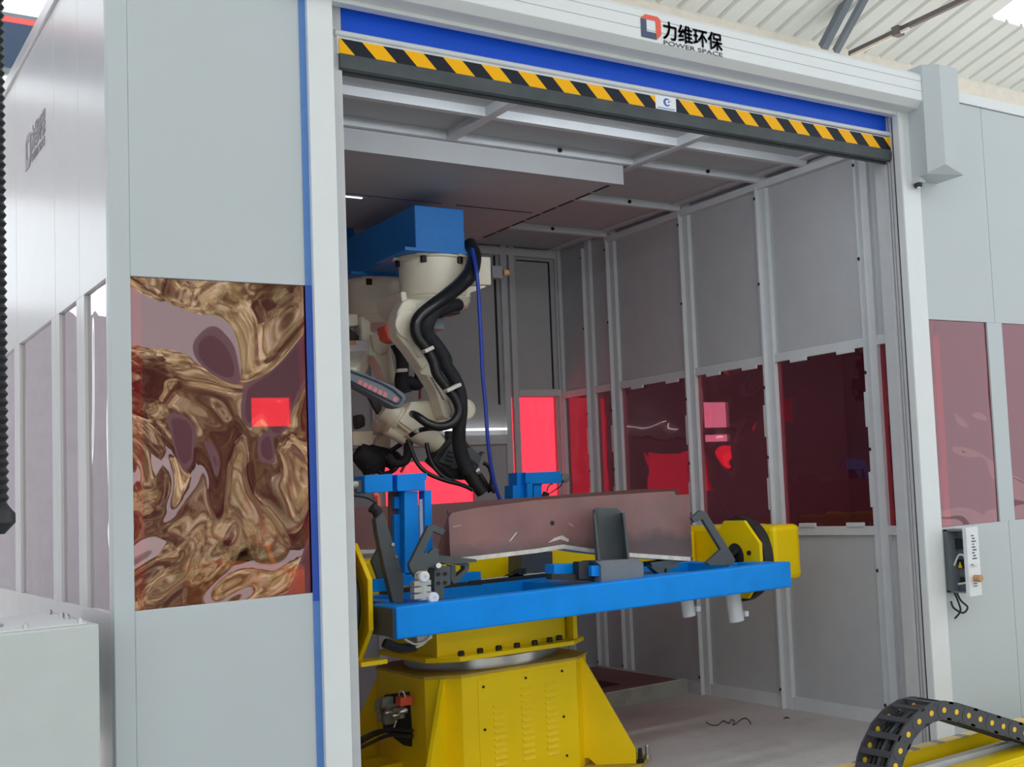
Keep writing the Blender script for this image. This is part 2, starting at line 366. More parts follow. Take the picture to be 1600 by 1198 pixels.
wl2 = thing('strip_light', 'thin lit tube on the back wall left of the tall bright red window', 'lamp', ((xr0+xr1)/2, YB-.045, zr)); MB().box(xr0-.25, xr1, YB-.052, YB-.0355, zr-.009, zr+.009).build('tube', 'lamp', wl2)
bb = MB()
bb.box(xa-.05, xa-.035, YB-.012, YB, PY(780, 632, YB).z, PY(780, 400, YB).z); bb.box(c1-.03, c1-.018, YB-.01, YB, cz1+.07, 3.55); bb.box(xa+.16, c1-.03, YB-.01, YB, 3.54, 3.55)
struct(bb.build('trim_8', 'gap'))
pane('window_18', 'acr_back', d0, d1, YB+.02, YB+.024, dz0, dz1); pane('window_16', 'acr_back', a0, a1, YB+.02, YB+.024, az0, az1); pane('window_17', 'acr_back', c0, c1, YB+.02, YB+.024, cz0, cz1)
# ---- ceiling
struct(MB().box(-.8, 3.52, .12, YB+.05, ZC, ZC+.06).build('ceiling', 'inner'))
b = MB()
for y in (1.15, 1.66, 2.66, 3.74): b.box(-.79, XW, y, y+.05, ZC-.05, ZC)
for y in (.5,): b.box(-.79, XW, y, y+.05, ZC-.05, ZC)
b.box(1.18, 1.235, .1, 1.66, ZC-.055, ZC); b.box(2.42, 2.47, .1, 4.6, ZC-.055, ZC); b.box(XW-.08, XW, .1, YB, ZC-.015, ZC)
struct(b.build('trim_9', 'frame', bevel=.002))
bb = MB()
for x, y in ((.55, 1.66), (1.9, 1.66), (3.0, 2.66), (3.0, 1.66), (2.95, 3.74)): bb.lathe((x, y-.001, ZC-.025), (0, -1, 0), [(.014, 0), (.014, .01)], 8)
struct(bb.build('trim_10', 'bolt'))
# hung duct plate under the ceiling
dr = thing('extraction_hood', 'flat grey hood plate hung under the booth ceiling with dashed slots along its edges', 'hood', (.8, 2.7, 3.48))
b = MB(); b.box(-.75, 2.37, 1.70, 1.72, 3.478, 3.602); b.box(-.75, 2.33, 1.7205, 3.72, 3.49, 3.60)
b.build('hood_plate', 'inner', dr)
b = MB()
x = -.7
while x < 2.2: b.box(x, x+.2, 1.745, 1.755, 3.4885, 3.491); x += .235
y = 1.8
while y < 3.5: b.box(2.31, 2.331, y, y+.2, 3.488, 3.50); y += .235
y0 = 2.72; b.box(1.7, 2.25, y0, y0+.008, 3.486, 3.4915); b.box(-.7, 1.6, y0, y0+.004, 3.487, 3.4915)
b.build('slot', 'gap', dr)
tl = PZ(535, 307, 3.485); tr_ = PZ(565, 310.5, 3.485)
lr = thing('strip_light', 'thin lit tube light on the hood plate beside the left door post', 'lamp', tuple(tl))
MB().box(tl.x-.35, tr_.x, tl.y-.007, tl.y+.007, 3.484, 3.4902).build('tube', 'lamp', lr)

# ------------------------------------------------------------------ ROLLER DOOR
dn = thing('roller_door', 'white framed high speed roller door with blue curtain raised and a hazard tape bottom bar', 'door', (1.57, 0, 0))
x2 = PY(526, 0, .1).x
MB().box(-.13, -.03, -.03, .10, 0, 3.66).build('guide_post', 'alu', dn, bevel=.004)
MB().box(-.13, x2, .06, .17, 0, 3.66).build('guide_channel', 'alu_side', dn)
b = MB().box(3.152, 3.30, -.03, .02, 0, 3.66); b.box(3.155, 3.19, -.034, -.03, 0, 3.60); b.build('guide_post', 'alu', dn, bevel=.004)
MB().box(3.16, 3.30, .02, .035, 0, 3.66).build('gasket', 'gap', dn)
MB().box(3.154, 3.30, .035, .052, 0, 3.62).build('guide_channel', 'alu_side', dn)
b = MB(); b.box(3.158, 3.30, .0525, .064, 0, 3.62); b.box(3.158, 3.30, .073, .086, 0, 3.62); b.split('brush_strip', 'brush', dn)
MB().box(3.153, 3.30, .0645, .0725, 0, 3.62).build('guide_channel', 'alu_side', dn)
MB().box(3.153, 3.30, .0865, .0995, 0, 3.62).build('guide_channel', 'alu_side', dn)
MB().box(3.147, 3.30, .10, .185, 0, 3.64).build('guide_channel', 'alu_side', dn)
# blue protective film left along the panel edge
b = MB(); z0f, z1f = PY(500, 938, 0).z, PY(487, 446, 0).z
b.box(-.155, -.129, -.004, .001, 0, z0f); b.box(-.155, -.129, -.004, .001, z1f, 3.83)
fl = b.build('edge_film', 'film', dn); MB().box(-.155, -.129, -.004, .001, z0f, z1f).build('edge_film', 'film2', dn, label='deeper blue film strip over the window edge')
# housing
prof = [(-.156, 3.662), (-.156, 3.805), (-.135, 3.828), (.15, 3.83), (.15, 3.617), (-.02, 3.617), (-.111, 3.625)]
ho = MB().prism([(-.20, y, z) for y, z in prof], (3.515, 0, 0)).build('housing', 'alu', dn, bevel=.003)
b = MB(); b.box(-.2, 3.314, -.1572, -.15, 3.715, 3.7165); b.box(-.2, 3.314, -.1572, -.15, 3.772, 3.7735); b.split('seam', 'greypart', ho)
b = MB()
for z in (3.70, 3.775): b.lathe((3.27, -.155, z), (0, -1, 0), [(.009, 0), (.009, .008), (.005, .012)], 10)
b.split('screw', 'steel', ho)
MB().box(-.2, 3.2, -.02, .03, 3.60, 3.618).build('lintel_lip', 'alu', ho)
MB().box(0, 3.17, .075, .082, 3.49, 3.64).build('curtain', 'curtain', dn)
MB().tube([(.005, .055, 3.497), (3.175, .055, 3.505)], .014, 12, 1).build('bar_rail', 'rail', dn, smooth=True)
br = MB().box(.012, 3.178, .052, .085, 3.408, 3.486).build('bottom_bar', 'rail', dn)
lx0, lx1 = 1.555, 1.676
tp = MB(); tp.box(.02, lx0, .046, .052, 3.411, 3.473); tp.box(lx1, 3.178, .046, .052, 3.411, 3.479); tp.build('hazard_tape', 'tape', br)
lb = MB().box(lx0, lx1, .046, .052, 3.412, 3.482).build('label_plate', 'white', br)
b = MB(); cx_, cz_ = 1.622, 3.452
for i in range(18):
    a0_, a1_ = math.radians(40+i*16), math.radians(40+(i+1)*16)
    w = .004+.009*math.sin(math.pi*(i+.5)/18)
    o1, o2 = .021, .021-w
    b.prism([(cx_+o1*math.cos(a0_), .0455, cz_+o1*math.sin(a0_)), (cx_+o1*math.cos(a1_), .0455, cz_+o1*math.sin(a1_)), (cx_+o2*math.cos(a1_), .0455, cz_+o2*math.sin(a1_)), (cx_+o2*math.cos(a0_), .0455, cz_+o2*math.sin(a0_))], (0, .001, 0))
b.prism([(cx_+.004, .0455, cz_-.004), (cx_+.026, .0455, cz_+.009), (cx_+.008, .0455, cz_+.007)], (0, .001, 0))
for i in range(13): b.box(lx0+.012+i*.0078, lx0+.0175+i*.0078, .0455, .0465, 3.417, 3.4225)
b.build('emblem', 'logo_blue', br)
b = MB(); pr = [(.045, 3.41), (.035, 3.385), (.045, 3.35), (.06, 3.342), (.085, 3.35), (.095, 3.385), (.088, 3.41)]
b.prism([(.02, y, z) for y, z in pr], (3.155, 0, 0)); b.box(.03, 3.16, .088, .1, 3.335, 3.39); b.build('rubber_seal', 'rubber', dn, smooth=True)
# logo and lettering on the housing
FY = -.1575
def on_face(px, py): p = PY(px, py, FY); return p.x, p.z
def logo(parent, m_ink, m_red, m_navy, f):
    def poly(name, pts, mat):
        MB().prism([f(u, v) for u, v in pts], f.n).build(name, mat, parent)
    poly('logo_top', [(.0, .78), (.22, 1.0), (.80, 1.0), (1.0, .86), (1.0, .22), (.74, 0), (.74, .78)], m_red) if False else None
    b = MB(); b.prism([f(u, v) for u, v in [(0, .80), (.24, 1), (.84, 1), (1, .88), (.74, .80)]], f.n); b.prism([f(u, v) for u, v in [(.74, .80), (1, .88), (1, .24), (.76, 0)]], f.n)
    b.build('logo_mark', m_red, parent, label='red upper half of the square logo')
    b = MB(); b.prism([f(u, v) for u, v in [(0, .78), (.28, .78), (.28, .28), (.74, .28), (.74, 0), (0, 0)]], f.n)
    b.build('logo_mark', m_navy, parent, label='navy lower half of the square logo')
lx, lz = on_face(1001, 30), on_face(1001, 58)
x_l, x_r = on_face(1001.5, 45)[0], on_face(1033, 50)[0]; z_b = 3.675; hL = .115
class F1:
    n = (0, -.0012, 0)
    def __call__(s, u, v): return (x_l+(x_r-x_l)*u, FY, z_b+hL*v)
logo(ho, 'logo_ink', 'logo_red', 'logo_navy', F1())
xt0, xt1 = on_face(1036, 45)[0], on_face(1128, 65)[0]
def fit(o, ax, a0, a1, z0, z1):
    for k, (lo_, hi_) in ((ax, (a0, a1)), (2, (z0, z1))):
        c = [v.co[k] for v in o.data.vertices]; m0, m1 = min(c), max(c)
        for v in o.data.vertices: v.co[k] = lo_+(v.co[k]-m0)*(hi_-lo_)/(m1-m0)
t1 = text_mesh('\u529b\u7ef4\u73af\u4fdd', .095, 'logo_ink', (xt0, FY-.0005, 3.712), (1, 0, 0), 'lettering', ho, bold=.0)
fit(t1, 0, xt0, xt1, on_face(1038, 60.5)[1], on_face(1038, 33)[1])
def embolden(o, d):
    bmx = bmesh.new(); bmx.from_mesh(o.data); base = bmx.verts[:]+bmx.edges[:]+bmx.faces[:]
    for dx, dz in ((d, 0), (-d, 0), (0, d), (0, -d)):
        r_ = bmesh.ops.duplicate(bmx, geom=base); bmesh.ops.translate(bmx, verts=[g for g in r_['geom'] if isinstance(g, bmesh.types.BMVert)], vec=(dx, 0, dz))
    bmx.to_mesh(o.data); bmx.free()
embolden(t1, .0028)
t2 = text_mesh('POWER SPACE', .045, 'logo_ink', (xt0, FY-.0005, 3.672), (1, 0, 0), 'lettering', ho)
fit(t2, 0, xt0, xt1, on_face(1038, 69.5)[1], on_face(1038, 63)[1])
# motor box
mb = MB(); zt = 3.87
mb.hull([(3.235, 0, 3.235), (3.235, -.155, 3.235), (3.47, -.22, 3.24), (3.47, 0, 3.235), (3.235, -.16, 3.245), (3.32, -.225, 3.285), (3.47, -.225, 3.285), (3.235, 0, zt), (3.235, -.165, zt), (3.32, -.225, zt), (3.47, -.225, zt), (3.47, 0, zt)])
mb.build('motor_cover', 'facade', dn)
# sensor under it
s = thing('door_sensor', 'small white and black sensor under the motor cover of the roller door', 'sensor', (3.25, -.09, 3.17))
MB().hull([(3.228, -.02, 3.20), (3.228, -.10, 3.20), (3.275, -.02, 3.20), (3.275, -.10, 3.20), (3.235, -.03, 3.236), (3.27, -.03, 3.236), (3.235, -.09, 3.236), (3.27, -.09, 3.236)]).build('bracket', 'alu_side', s)
MB().lathe((3.252, -.06, 3.20), (-.15, -.3, -1), [(.022, 0), (.026, .012), (.020, .024), (.008, .028)], 16).build('lens_ring', 'black', s, smooth=True)
MB().lathe((3.250, -.068, 3.174), (-.15, -.3, -1), [(.013, 0), (.009, .006)], 12).build('lens', 'white', s, smooth=True)

# control box on the right post
cb = thing('control_box', 'open grey switch box with wiring inside on the wall below the right window', 'switch box', (3.36, -.08, .82))
X0, X1, Y0, Y1, Z0, Z1 = 3.335, 3.425, -.155, -.002, .85, 1.205
b = MB(); b.box(X0, X1, Y0, Y1, Z0, Z0+.008); b.box(X0, X1, Y0, Y1, Z1-.008, Z1); b.box(X1-.006, X1, Y0, Y1, Z0, Z1); b.box(X0, X1, Y1-.03, Y1, Z0, Z1)
b.build('enclosure', 'greypart', cb)
dn2 = MB().box(X0-.004, X1+.006, Y0-.03, Y0, Z0-.02, Z1+.012).build('cover', 'white', cb, bevel=.003)
b = MB()
for i in range(9): b.box(X0+.035+(i % 2)*.006, X0+.055+(i % 3)*.008, Y0-.0315, Y0-.029, 1.165-i*.016, 1.172-i*.016)
for i in range(5): b.box(X0+.03, X0+.06, Y0-.0315, Y0-.029, .94-i*.014, .945-i*.014)
b.split('marking', 'logo_navy', dn2)
MB().lathe((X0+.045, Y0-.03, .93), (0, -1, 0), [(.02, 0), (.02, .045), (.017, .05)], 20).build('knob', 'wood', dn2, smooth=True)
MB().box(X0+.02, X0+.06, Y0-.05, Y0-.03, 1.005, 1.013).build('latch', 'steel', dn2)
b = MB(); b.box(X1-.03, X1-.006, -.13, -.03, 1.09, 1.15); b.box(X1-.02, X1-.006, -.14, -.03, .98, 1.03); b.box(X1-.02, X1-.006, -.10, -.045, .90, .93); b.split('relay', 'black', cb)
MB().box(X1-.034, X1-.02, -.15, -.115, 1.10, 1.14).build('terminal', 'white', cb)
p3 = [(X1-.05, -.035, 1.0), (X1-.05, -.08, 1.06), (X1-.05, -.135, 1.04), (X1-.05, -.15, .97), (X1-.05, -.13, .91), (X1-.05, -.06, .895)]
MB().tube(p3, .006, 8).build('wire', 'white', cb, smooth=True)
MB().prism([(X1-.035, -.05, .985), (X1-.035, -.08, .985), (X1-.035, -.065, 1.02)], (.004, 0, 0)).build('warning_sticker', 'yellow', cb)
MB().tube([(X0+.03, -.05, Z0), (X0+.05, -.06, .80), (X0+.08, -.08, .76), (X0+.06, -.06, .73), (X0+.02, -.03, .76), (X0+.01, -.02, .80)], .006, 8).build('cable', 'hose', cb, smooth=True)
MB().tube([(X0+.02, -.04, Z0), (X0+.04, -.05, .79), (X0+.05, -.05, .74), (X0+.02, -.03, .70)], .006, 8).build('cable', 'hose', cb, smooth=True)

# ghost of the same logo on the side wall
gl = WL
ga, gb = PX(40, 215, -.832), PX(65, 215, -.832)
class F2:
    n = (-.0012, 0, 0)
    def __call__(s, u, v): return (-.8315, 1.87-.16*u, 3.22+.16*v)
logo(gl, 'logo_ghost', 'logo_ghost', 'logo_ghost', F2())
text_mesh('\u529b\u7ef4\u73af\u4fdd', .125, 'logo_ghost', (-.8315, 1.69, 3.285), (0, -1, 0), 'lettering', gl, bold=.002, sx=.75)
text_mesh('POWER SPACE', .055, 'logo_ghost', (-.8315, 1.69, 3.225), (0, -1, 0), 'lettering', gl, sx=1.0)
# ------------------------------------------------------------------ WELDING POSITIONER
XC, YC = 1.29, 1.67
wp = thing('welding_positioner', 'yellow two station welding positioner on a louvred pedestal carrying bright blue fixture frames', 'machine', (XC, YC, 0))
def octa(h, c, z, hx=None):
    hx = hx or h
    return [(XC+x, YC+y, z) for x, y in ((-hx+c, -h), (hx-c, -h), (hx, -h+c), (hx, h-c), (hx-c, h), (-hx+c, h), (-hx, h-c), (-hx, -h+c))]
bp = MB().prism(octa(.66, .16, 0, .76), (0, 0, .03)).build('base_plate', 'yellow2', wp, bevel=.003)
for sx in (-1, 1):
    for sy_ in (-1, 1):
        for dx, dy in ((.69, .58), (.62, .62)):
            x, y = XC+sx*dx, YC+sy_*dy
            MB().lathe((x, y, .03), (0, 0, 1), [(.022, 0), (.022, .018), (.012, .018), (.012, .075), (.009, .08)], 12).build('anchor_bolt', 'steel' if dx > .65 else 'bolt', bp)
MB().prism(octa(.47, .14, .03), (0, 0, .595)).build('pedestal', 'yellow', wp, bevel=.004)
MB().prism(octa(.475, .14, .625), (0, 0, .012)).build('pedestal_top', 'yellow2', wp)
for sx in (-1, 1):
    for sy_ in (-1, 1):
        d = Vector((sx, sy_, 0)).normalized(); n = Vector((-d.y, d.x, 0))*.0125; c0_ = Vector((XC, YC, 0))
        P = [c0_+d*r+Vector((0, 0, z)) for r, z in ((.55, .62), (.575, .622), (.855, .10), (.855, .03), (.63, .03), (.59, .07), (.55, .07))]
        MB().prism([p-n for p in P], n*2).build('gusset', 'yellow', wp, bevel=.002)
yf = YC-.47
lp = MB().box(XC-.245, XC+.30, yf-.003, yf, .05, .60).build('louvre_panel', 'yellow', wp, bevel=.001)
b = MB()
for cx_, n0 in ((-.13, 9), (.03, 11), (.17, 11)):
    for i in range(n0+1):
        z = .14+i*.034
        b.hull([(XC+cx_-.035, yf-.003, z), (XC+cx_+.035, yf-.003, z), (XC+cx_-.035, yf-.003, z+.016), (XC+cx_+.035, yf-.003, z+.016), (XC+cx_-.032, yf-.010, z), (XC+cx_+.032, yf-.010, z)])
b.split('louvre', 'yellow', lp)
b = MB()
for x, z in ((-.215, .56), (.025, .57), (.24, .575), (-.215, .34), (.24, .33), (.25, .12)): b.lathe((XC+x, yf-.003, z), (0, -1, 0), [(.007, 0), (.007, .004), (.004, .006)], 10)
b.split('screw', 'bolt', lp)
# valves and cables on the left face
xf = XC-.47
def PF(px, py, dx=0): return PX(px, py, xf-dx)
b = MB(); b.prism([PF(*p) for p in ((597, 1100), (602, 1085), (640, 1080), (644, 1140), (644, 1166), (632, 1164), (600, 1140))], (-.004, 0, 0))
op = b.build('opening_shade', 'gap', wp)  # dark plate in place of the shade inside an uncut recess
b = MB()
for px, py, w in ((605, 1100, .05), (614, 1095, .045), (622, 1108, .05), (631, 1112, .05), (608, 1118, .04), (618, 1122, .04)):
    p = PF(px, py); b.box(xf-.06, xf-.004, p.y-w/2, p.y+w/2, p.z-w*.6, p.z+w*.6)
b.split('valve', 'galv', op, bevel=.004)
b = MB()
for px, py in ((612, 1112), (624, 1116), (635, 1110)): p = PF(px, py, .06); b.lathe(p, (-1, 0, 0), [(.016, 0), (.016, .03), (.01, .04)], 10)
b.split('fitting', 'steel', op, smooth=True)
p = PF(632, 1095, .05); MB().box(xf-.085, xf-.02, p.y-.035, p.y+.035, p.z-.02, p.z+.025).build('valve_cap', 'logo_red', op, bevel=.004)
MB().tube([PF(622, 1092, .04), PF(625, 1080, .08), PF(631, 1082, .08), PF(634, 1092, .05)], .004, 6).build('air_line', 'whitetie', op, smooth=True)
for i, pts in enumerate((((645, 1142, .02), (610, 1140, .10), (580, 1150, .14), (555, 1166, .1)), ((645, 1150, .02), (610, 1148, .10), (580, 1160, .14), (555, 1172, .1)), ((640, 1147, .02), (600, 1141, .12), (575, 1148, .16), (553, 1160, .12)))):
    MB().tube([PF(*q) for q in pts], .011, 8).build('cable', 'hose', wp, smooth=True)
MB().tube([PF(620, 1125, .06), PF(607, 1150, .10), (PF(580, 1162, .12)), PF(553, 1172, .1)], .004, 6).build('air_line', 'whitetie', wp, smooth=True)
MB().box(XC-.86, xf, YC+.0, YC+.3, .0, .16).build('cable_duct', 'yellow', wp)
# slewing ring, turntable, column
MB().lathe((XC, YC, .637), (0, 0, 1), [(.40, 0), (.40, .012), (.415, .014), (.415, .055), (.40, .058), (.40, .066)], 64).build('slewing_ring', 'steel', wp, smooth=True)
tt = MB().prism(octa(.46, .13, .703), (0, 0, .024)).build('turntable_plate', 'yellow', wp, bevel=.002)
for i in range(7):
    MB().lathe((XC-.30+i*.105 if i < 6 else XC+.30, YC-.405+(0 if i < 5 else .03*(i-4)), .727), (0, 0, 1), [(.017, 0), (.017, .022), (.012, .026)], 12).build('bolt', 'bolt', tt)
b = MB(); b.box(XC-.40, XC+.345, YC-.335, YC+.3, .727, .97); b.build('column', 'yellow', wp, bevel=.003)
b = MB(); b.box(XC+.36, XC+.385, YC-.40, YC+.35, .727, .97); b.box(XC-.41, XC-.40, YC-.36, YC+.3, .727, .97); b.split('column_side_plate', 'yellow', wp, bevel=.002)
MB().box(.20, 2.68, YC-.13, YC+.13, .95, 1.25).build('main_beam', 'yellow', wp, bevel=.015)
for i, (x0, x1) in enumerate(((-.02, .20), (2.685, 2.895))):
    MB().box(x0, x1, .75, 2*YC-.75, .955, 1.278).build('swing_arm', 'yellow', wp, bevel=.03)
    for ya in (.99, 2*YC-.99):
        s = 1 if i == 0 else -1; xin = x1 if i == 0 else x0
        hd = MB().lathe((xin, ya, 1.09), (s, 0, 0), [(.235, 0), (.235, .03), (.25 if i else .275, .035), (.25 if i else .275, .075), (.21, .08), (.20, .08 if i else .111)], 48).build('slewing_drive', 'black', wp, smooth=True)
        xo = xin+s*.08
        R8 = .262 if i else .318; xo += 0 if i else .03; pts = [(xo, ya+R8*math.cos(math.radians(22.5+45*k)), 1.09+R8*.94*math.sin(math.radians(22.5+45*k))) for k in range(8)]
        fp = MB().prism(pts, (s*.022, 0, 0)).build('face_plate', 'yellow', wp, bevel=.003)
        if not i: MB().box(xo-.02, xo+.10, ya-.24, ya-.10, .81, .83).build('lower_flange', 'yellow', fp)
        MB().lathe((xo+s*.02, ya, 1.10), (s, 0, 0), [(.085, 0), (.085, .005), (.06, .006)], 32).build('hub', 'gap', fp, smooth=True)
        MB().lathe((xo+s*.02, ya-.145, 1.13), (s, 0, 0), [(.013, 0), (.013, .015)], 12).build('bolt', 'bolt', fp)
        b = MB()
        for q in range(3): b.tube([(xo+s*.02, ya-.03+.03*q, 1.14-.02*q), (xo+s*.09, ya-.04+.03*q, 1.10-.03*q), (xo+s*.14, ya-.06+.03*q, 1.0)], .014, 8)
        b.split('hub_cable', 'hose', fp, smooth=True)
# blue fixture frames
for ya, nm in ((.99, 'front'), (2*YC-.99, 'rear')):
    y = lambda v: ya+(v-.99) if nm == 'front' else ya-(v-.99)
    def bx(m, x0, x1, a, c, z0, z1): m.box(x0, x1, min(y(a), y(c)), max(y(a), y(c)), z0, z1)
    b = MB(); bx(b, .36, 2.61, .5, .6, .94, 1.083)
    fr = b.build('fixture_frame', 'blue', wp, bevel=.008)
    for x0, x1, a, c, z0, z1 in ((.364, .46, .601, .86, .945, 1.081), (1.36, 2.02, .601, 1.279, .95, 1.074), (2.50, 2.606, .601, .86, .945, 1.081), (.44, 2.52, 1.28, 1.40, .945, 1.083), (.45, .52, .861, 1.279, .946, 1.08), (2.44, 2.51, .861, 1.279, .946, 1.08), (.521, .84, .86, 1.279, .96, 1.05)):
        m = MB(); bx(m, x0, x1, a, c, z0, z1); m.build('cross_member', 'blue', fr, bevel=.004)
    m = MB(); bx(m, .352, .36, .52, .86, .95, 1.075); m.build('end_shade', 'dark', fr)  # dark sheet standing in for shade on the frame's end face
# ------------------------------------------------------------------ FIXTURES on the front frame
def C4(x, y): return (550+x/5.445, 730+y/5.445)
def C9(x, y): return (840+x/3.636, 740+y/3.636)
def C7(x, y): return (520+x/3.992, 720+y/3.992)
def pc(f, pts): return [f(*p) for p in pts]
def flat(name, f, pts, y, t, mat, parent=None, bevel=0, label=None): return MB().pxp(pc(f, pts), y, t).build(name, mat, parent, bevel=bevel, label=label)
p = PY(640, 905, 1.0)
ct = thing('clamp_tower', 'tall bright blue clamping tower with two block heads beside the left post', 'fixture', (p.x, 1.03, 1.08))
flat('head_block', C4, [(105, 70), (345, 55), (348, 205), (120, 222), (108, 205)], .98, .14, 'blue', ct, .004)
flat('head_block', C4, [(382, 62), (622, 45), (628, 195), (400, 205), (384, 195)], .98, .14, 'blue', ct, .004)
flat('head_bridge', C4, [(60, 75), (640, 50), (632, 110), (70, 120)], 1.10, .06, 'blue', ct)
flat('column', C4, [(445, 205), (562, 205), (580, 915), (450, 915)], 1.0, .10, 'blue', ct, .003)
flat('backing_plate', C4, [(318, 200), (445, 200), (450, 930), (322, 930)], 1.10, .02, 'primer_dark', ct)
flat('inset_plate', C4, [(357, 400), (425, 400), (430, 800), (362, 800)], 1.06, .03, 'blue', ct)
flat('inset_plate', C4, [(360, 250), (400, 250), (405, 350), (362, 350)], 1.06, .03, 'blue', ct)
flat('side_plate', C4, [(614, 197), (678, 192), (688, 725), (624, 725)], 1.0, .07, 'blue', ct, .003)
MB().cyl(PY(*C4(585, 270), 1.03), PY(*C4(596, 720), 1.03), .011, n=14).build('piston_rod', 'rail', ct, smooth=True)
flat('foot', C4, [(300, 900), (690, 900), (690, 1010), (300, 1010)], 1.0, .14, 'blue', ct)
flat('valve_block', C4, [(45, 110), (105, 105), (108, 200), (48, 210)], 1.02, .05, 'greypart', ct, .003)
b = MB().cyl(PY(*C4(-10, 150), 1.03), PY(*C4(45, 150), 1.03), .02); b.build('air_fitting', 'galv', ct, smooth=True)
for col, pts in (('hose', ((20, 240), (120, 255), (190, 290), (235, 330))), ('redcable', ((180, 235), (215, 240), (222, 280), (225, 330)))):
    MB().tube([PY(*C4(*q), .92) for q in pts], .006 if col == 'hose' else .010, 8).build('wire', col if col == 'hose' else 'logo_red', ct, smooth=True)
cg = thing('cable_guard', 'slanted black cable guard leaning at the left end of the blue front frame', 'guard', tuple(PY(*C4(395, 1145), .78)))
flat('guard_plate', C4, [(200, 440), (265, 375), (300, 480), (440, 930), (442, 1150), (352, 1150), (270, 820), (215, 560)], .76, .05, 'dark', cg, .003)
flat('side_bracket', C4, [(240, 665), (172, 800), (225, 945), (300, 940), (300, 700)], .90, .03, 'dark', cg)
MB().tube([PY(*C4(165, 340), .80), PY(*C4(215, 380), .80), PY(*C4(240, 480), .79)], .024, 10).build('sleeve', 'sheath', cg, smooth=True)
b = MB()
for q in ((346, 655), (375, 760), (402, 862)): b.lathe(PY(*C4(*q), .758), (0, -1, 0), [(.008, 0), (.008, .006)], 10)
b.split('screw', 'steel', cg)
flat('mounting_bar', C4, [(145, 962), (320, 940), (325, 1050), (148, 1065)], .88, .08, 'blue', cg, .003)
hk = thing('hook_clamp', 'dark grey hook clamp above white pneumatic valves at the left end of the plate', 'clamp', tuple(PY(*C4(740, 1130), .64)), 'hook clamps on the front frame')
flat('hook_arm', C4, [(487, 825), (650, 497), (690, 485), (797, 532), (770, 577), (692, 545), (612, 730), (650, 735), (690, 688), (738, 690), (738, 790), (768, 840), (728, 872), (690, 855), (660, 850), (600, 905), (560, 962), (497, 870)], .64, .03, 'dark', hk, .002)
flat('bracket', C4, [(700, 840), (838, 840), (838, 1000), (782, 1015), (784, 1122), (702, 1135)], .66, .08, 'dark', hk, .002)
b = MB()
for q in ((735, 910), (792, 905), (735, 985), (792, 980)): b.lathe(PY(*C4(*q), .66), (0, -1, 0), [(.009, 0), (.009, .004)], 10)
b.split('bolt', 'bolt', hk)
pv = MB().cyl(PY(*C4(592, 900), .60), PY(*C4(598, 1130), .60), .026, n=16)
for z in (0, 1, 2): q = PY(*C4(575, 985+z*55), .60); pv.box(q.x-.035, q.x+.045, .575, .625, q.z-.012, q.z+.012)
pv = pv.build('valve_body', 'galv', hk, bevel=.003)
for q in ((592, 930), (672, 1108)): MB().lathe(PY(*C4(*q), .60), (0, -1, 0), [(.026, -.02), (.026, .03), (.02, .036), (.008, .036), (.008, .03)], 20).build('valve_cap', 'white', pv, smooth=True)
MB().cyl(PY(*C4(738, 835), .66), PY(*C4(738, 835), .60), .012).build('pivot_pin', 'steel', hk, smooth=True)
ps = thing('plate_support', 'black strut bracket under the left end of the reddish plate', 'bracket', tuple(PY(*C4(880, 970), .80)), 'brackets under the workpiece')
flat('pad', C4, [(735, 745), (1060, 782), (1060, 805), (820, 826), (735, 800)], .78, .14, 'dark', ps)
flat('strut', C4, [(820, 820), (998, 815), (995, 870), (898, 978), (868, 990), (842, 960), (842, 830), (880, 835), (885, 930), (960, 865), (960, 838)], .80, .05, 'dark', ps)
bs = thing('slide_block', 'short blue slide block on the track behind the left strut bracket', 'slide block', tuple(PY(*C4(990, 980), .95)), 'slide blocks on the front frame')
flat('block', C4, [(890, 905), (920, 895), (1098, 885), (1103, 975), (895, 985)], 1.285, .10, 'blue', bs, .004)
flat('carriage', C4, [(1000, 965), (1100, 955), (1103, 1000), (1005, 1005)], 1.28, .10, 'black', bs)
gr = thing('guide_rail', 'black guide rail with a bright strip along the far side of the front blue frame', 'rail', (1.4, 1.34, 1.083))
b = MB().box(.62, 2.3, 1.285, 1.395, 1.0831, 1.105); b.build('rail_base', 'black', gr); MB().box(.75, 1.55, 1.29, 1.30, 1.1051, 1.111).build('rail_strip', 'rail', gr)
# ---- workpiece
wk = thing('steel_workpiece', 'scratched reddish steel plate with a bent pale lower flange on the front frame', 'steel plate', (1.7, .9, 1.15))
zs_ = PY(840, 857, .8).z; scorch(MT['primer'], zs_+.045, zs_+.115, rgb(84, 76, 78))
web = [C4(822, 430), C4(850, 388), (747, 793), (840, 781), (1010, 769.5), (1053.5, 767), (1056, 773.3), (1077, 772.3), (1082, 866)]
low = [(1079, 870), (983, 863.5), (921, 856.5), (881, 850.5), (840, 857), (790, 863), (704, 873)]
MB().pxp(web+low, .80, .012).build('web_plate', 'primer', wk, bevel=.001)
MB().pxp([(700, 797), (747, 793.5), (748, 800), (700, 804)], .95, .012).build('rear_web', 'primer_dark', wk)
lowr = low[::-1]
MB().pxp([C4(735, 690), (703, 800), (703, 873), C4(735, 745)], .90, .012).build('rear_web', 'primer_dark', wk)
b = MB(); b.pxp(lowr+[(x, y+6.5) for x, y in low], .785, .20); b.build('flange', 'edge', wk)
b = MB()
def arcpts(c, r0, r1): return c
b.pxp([C9(60, 392), C9(95, 365), C9(140, 350), C9(178, 372), C9(175, 388), C9(130, 372), C9(95, 382)], .798, .002)
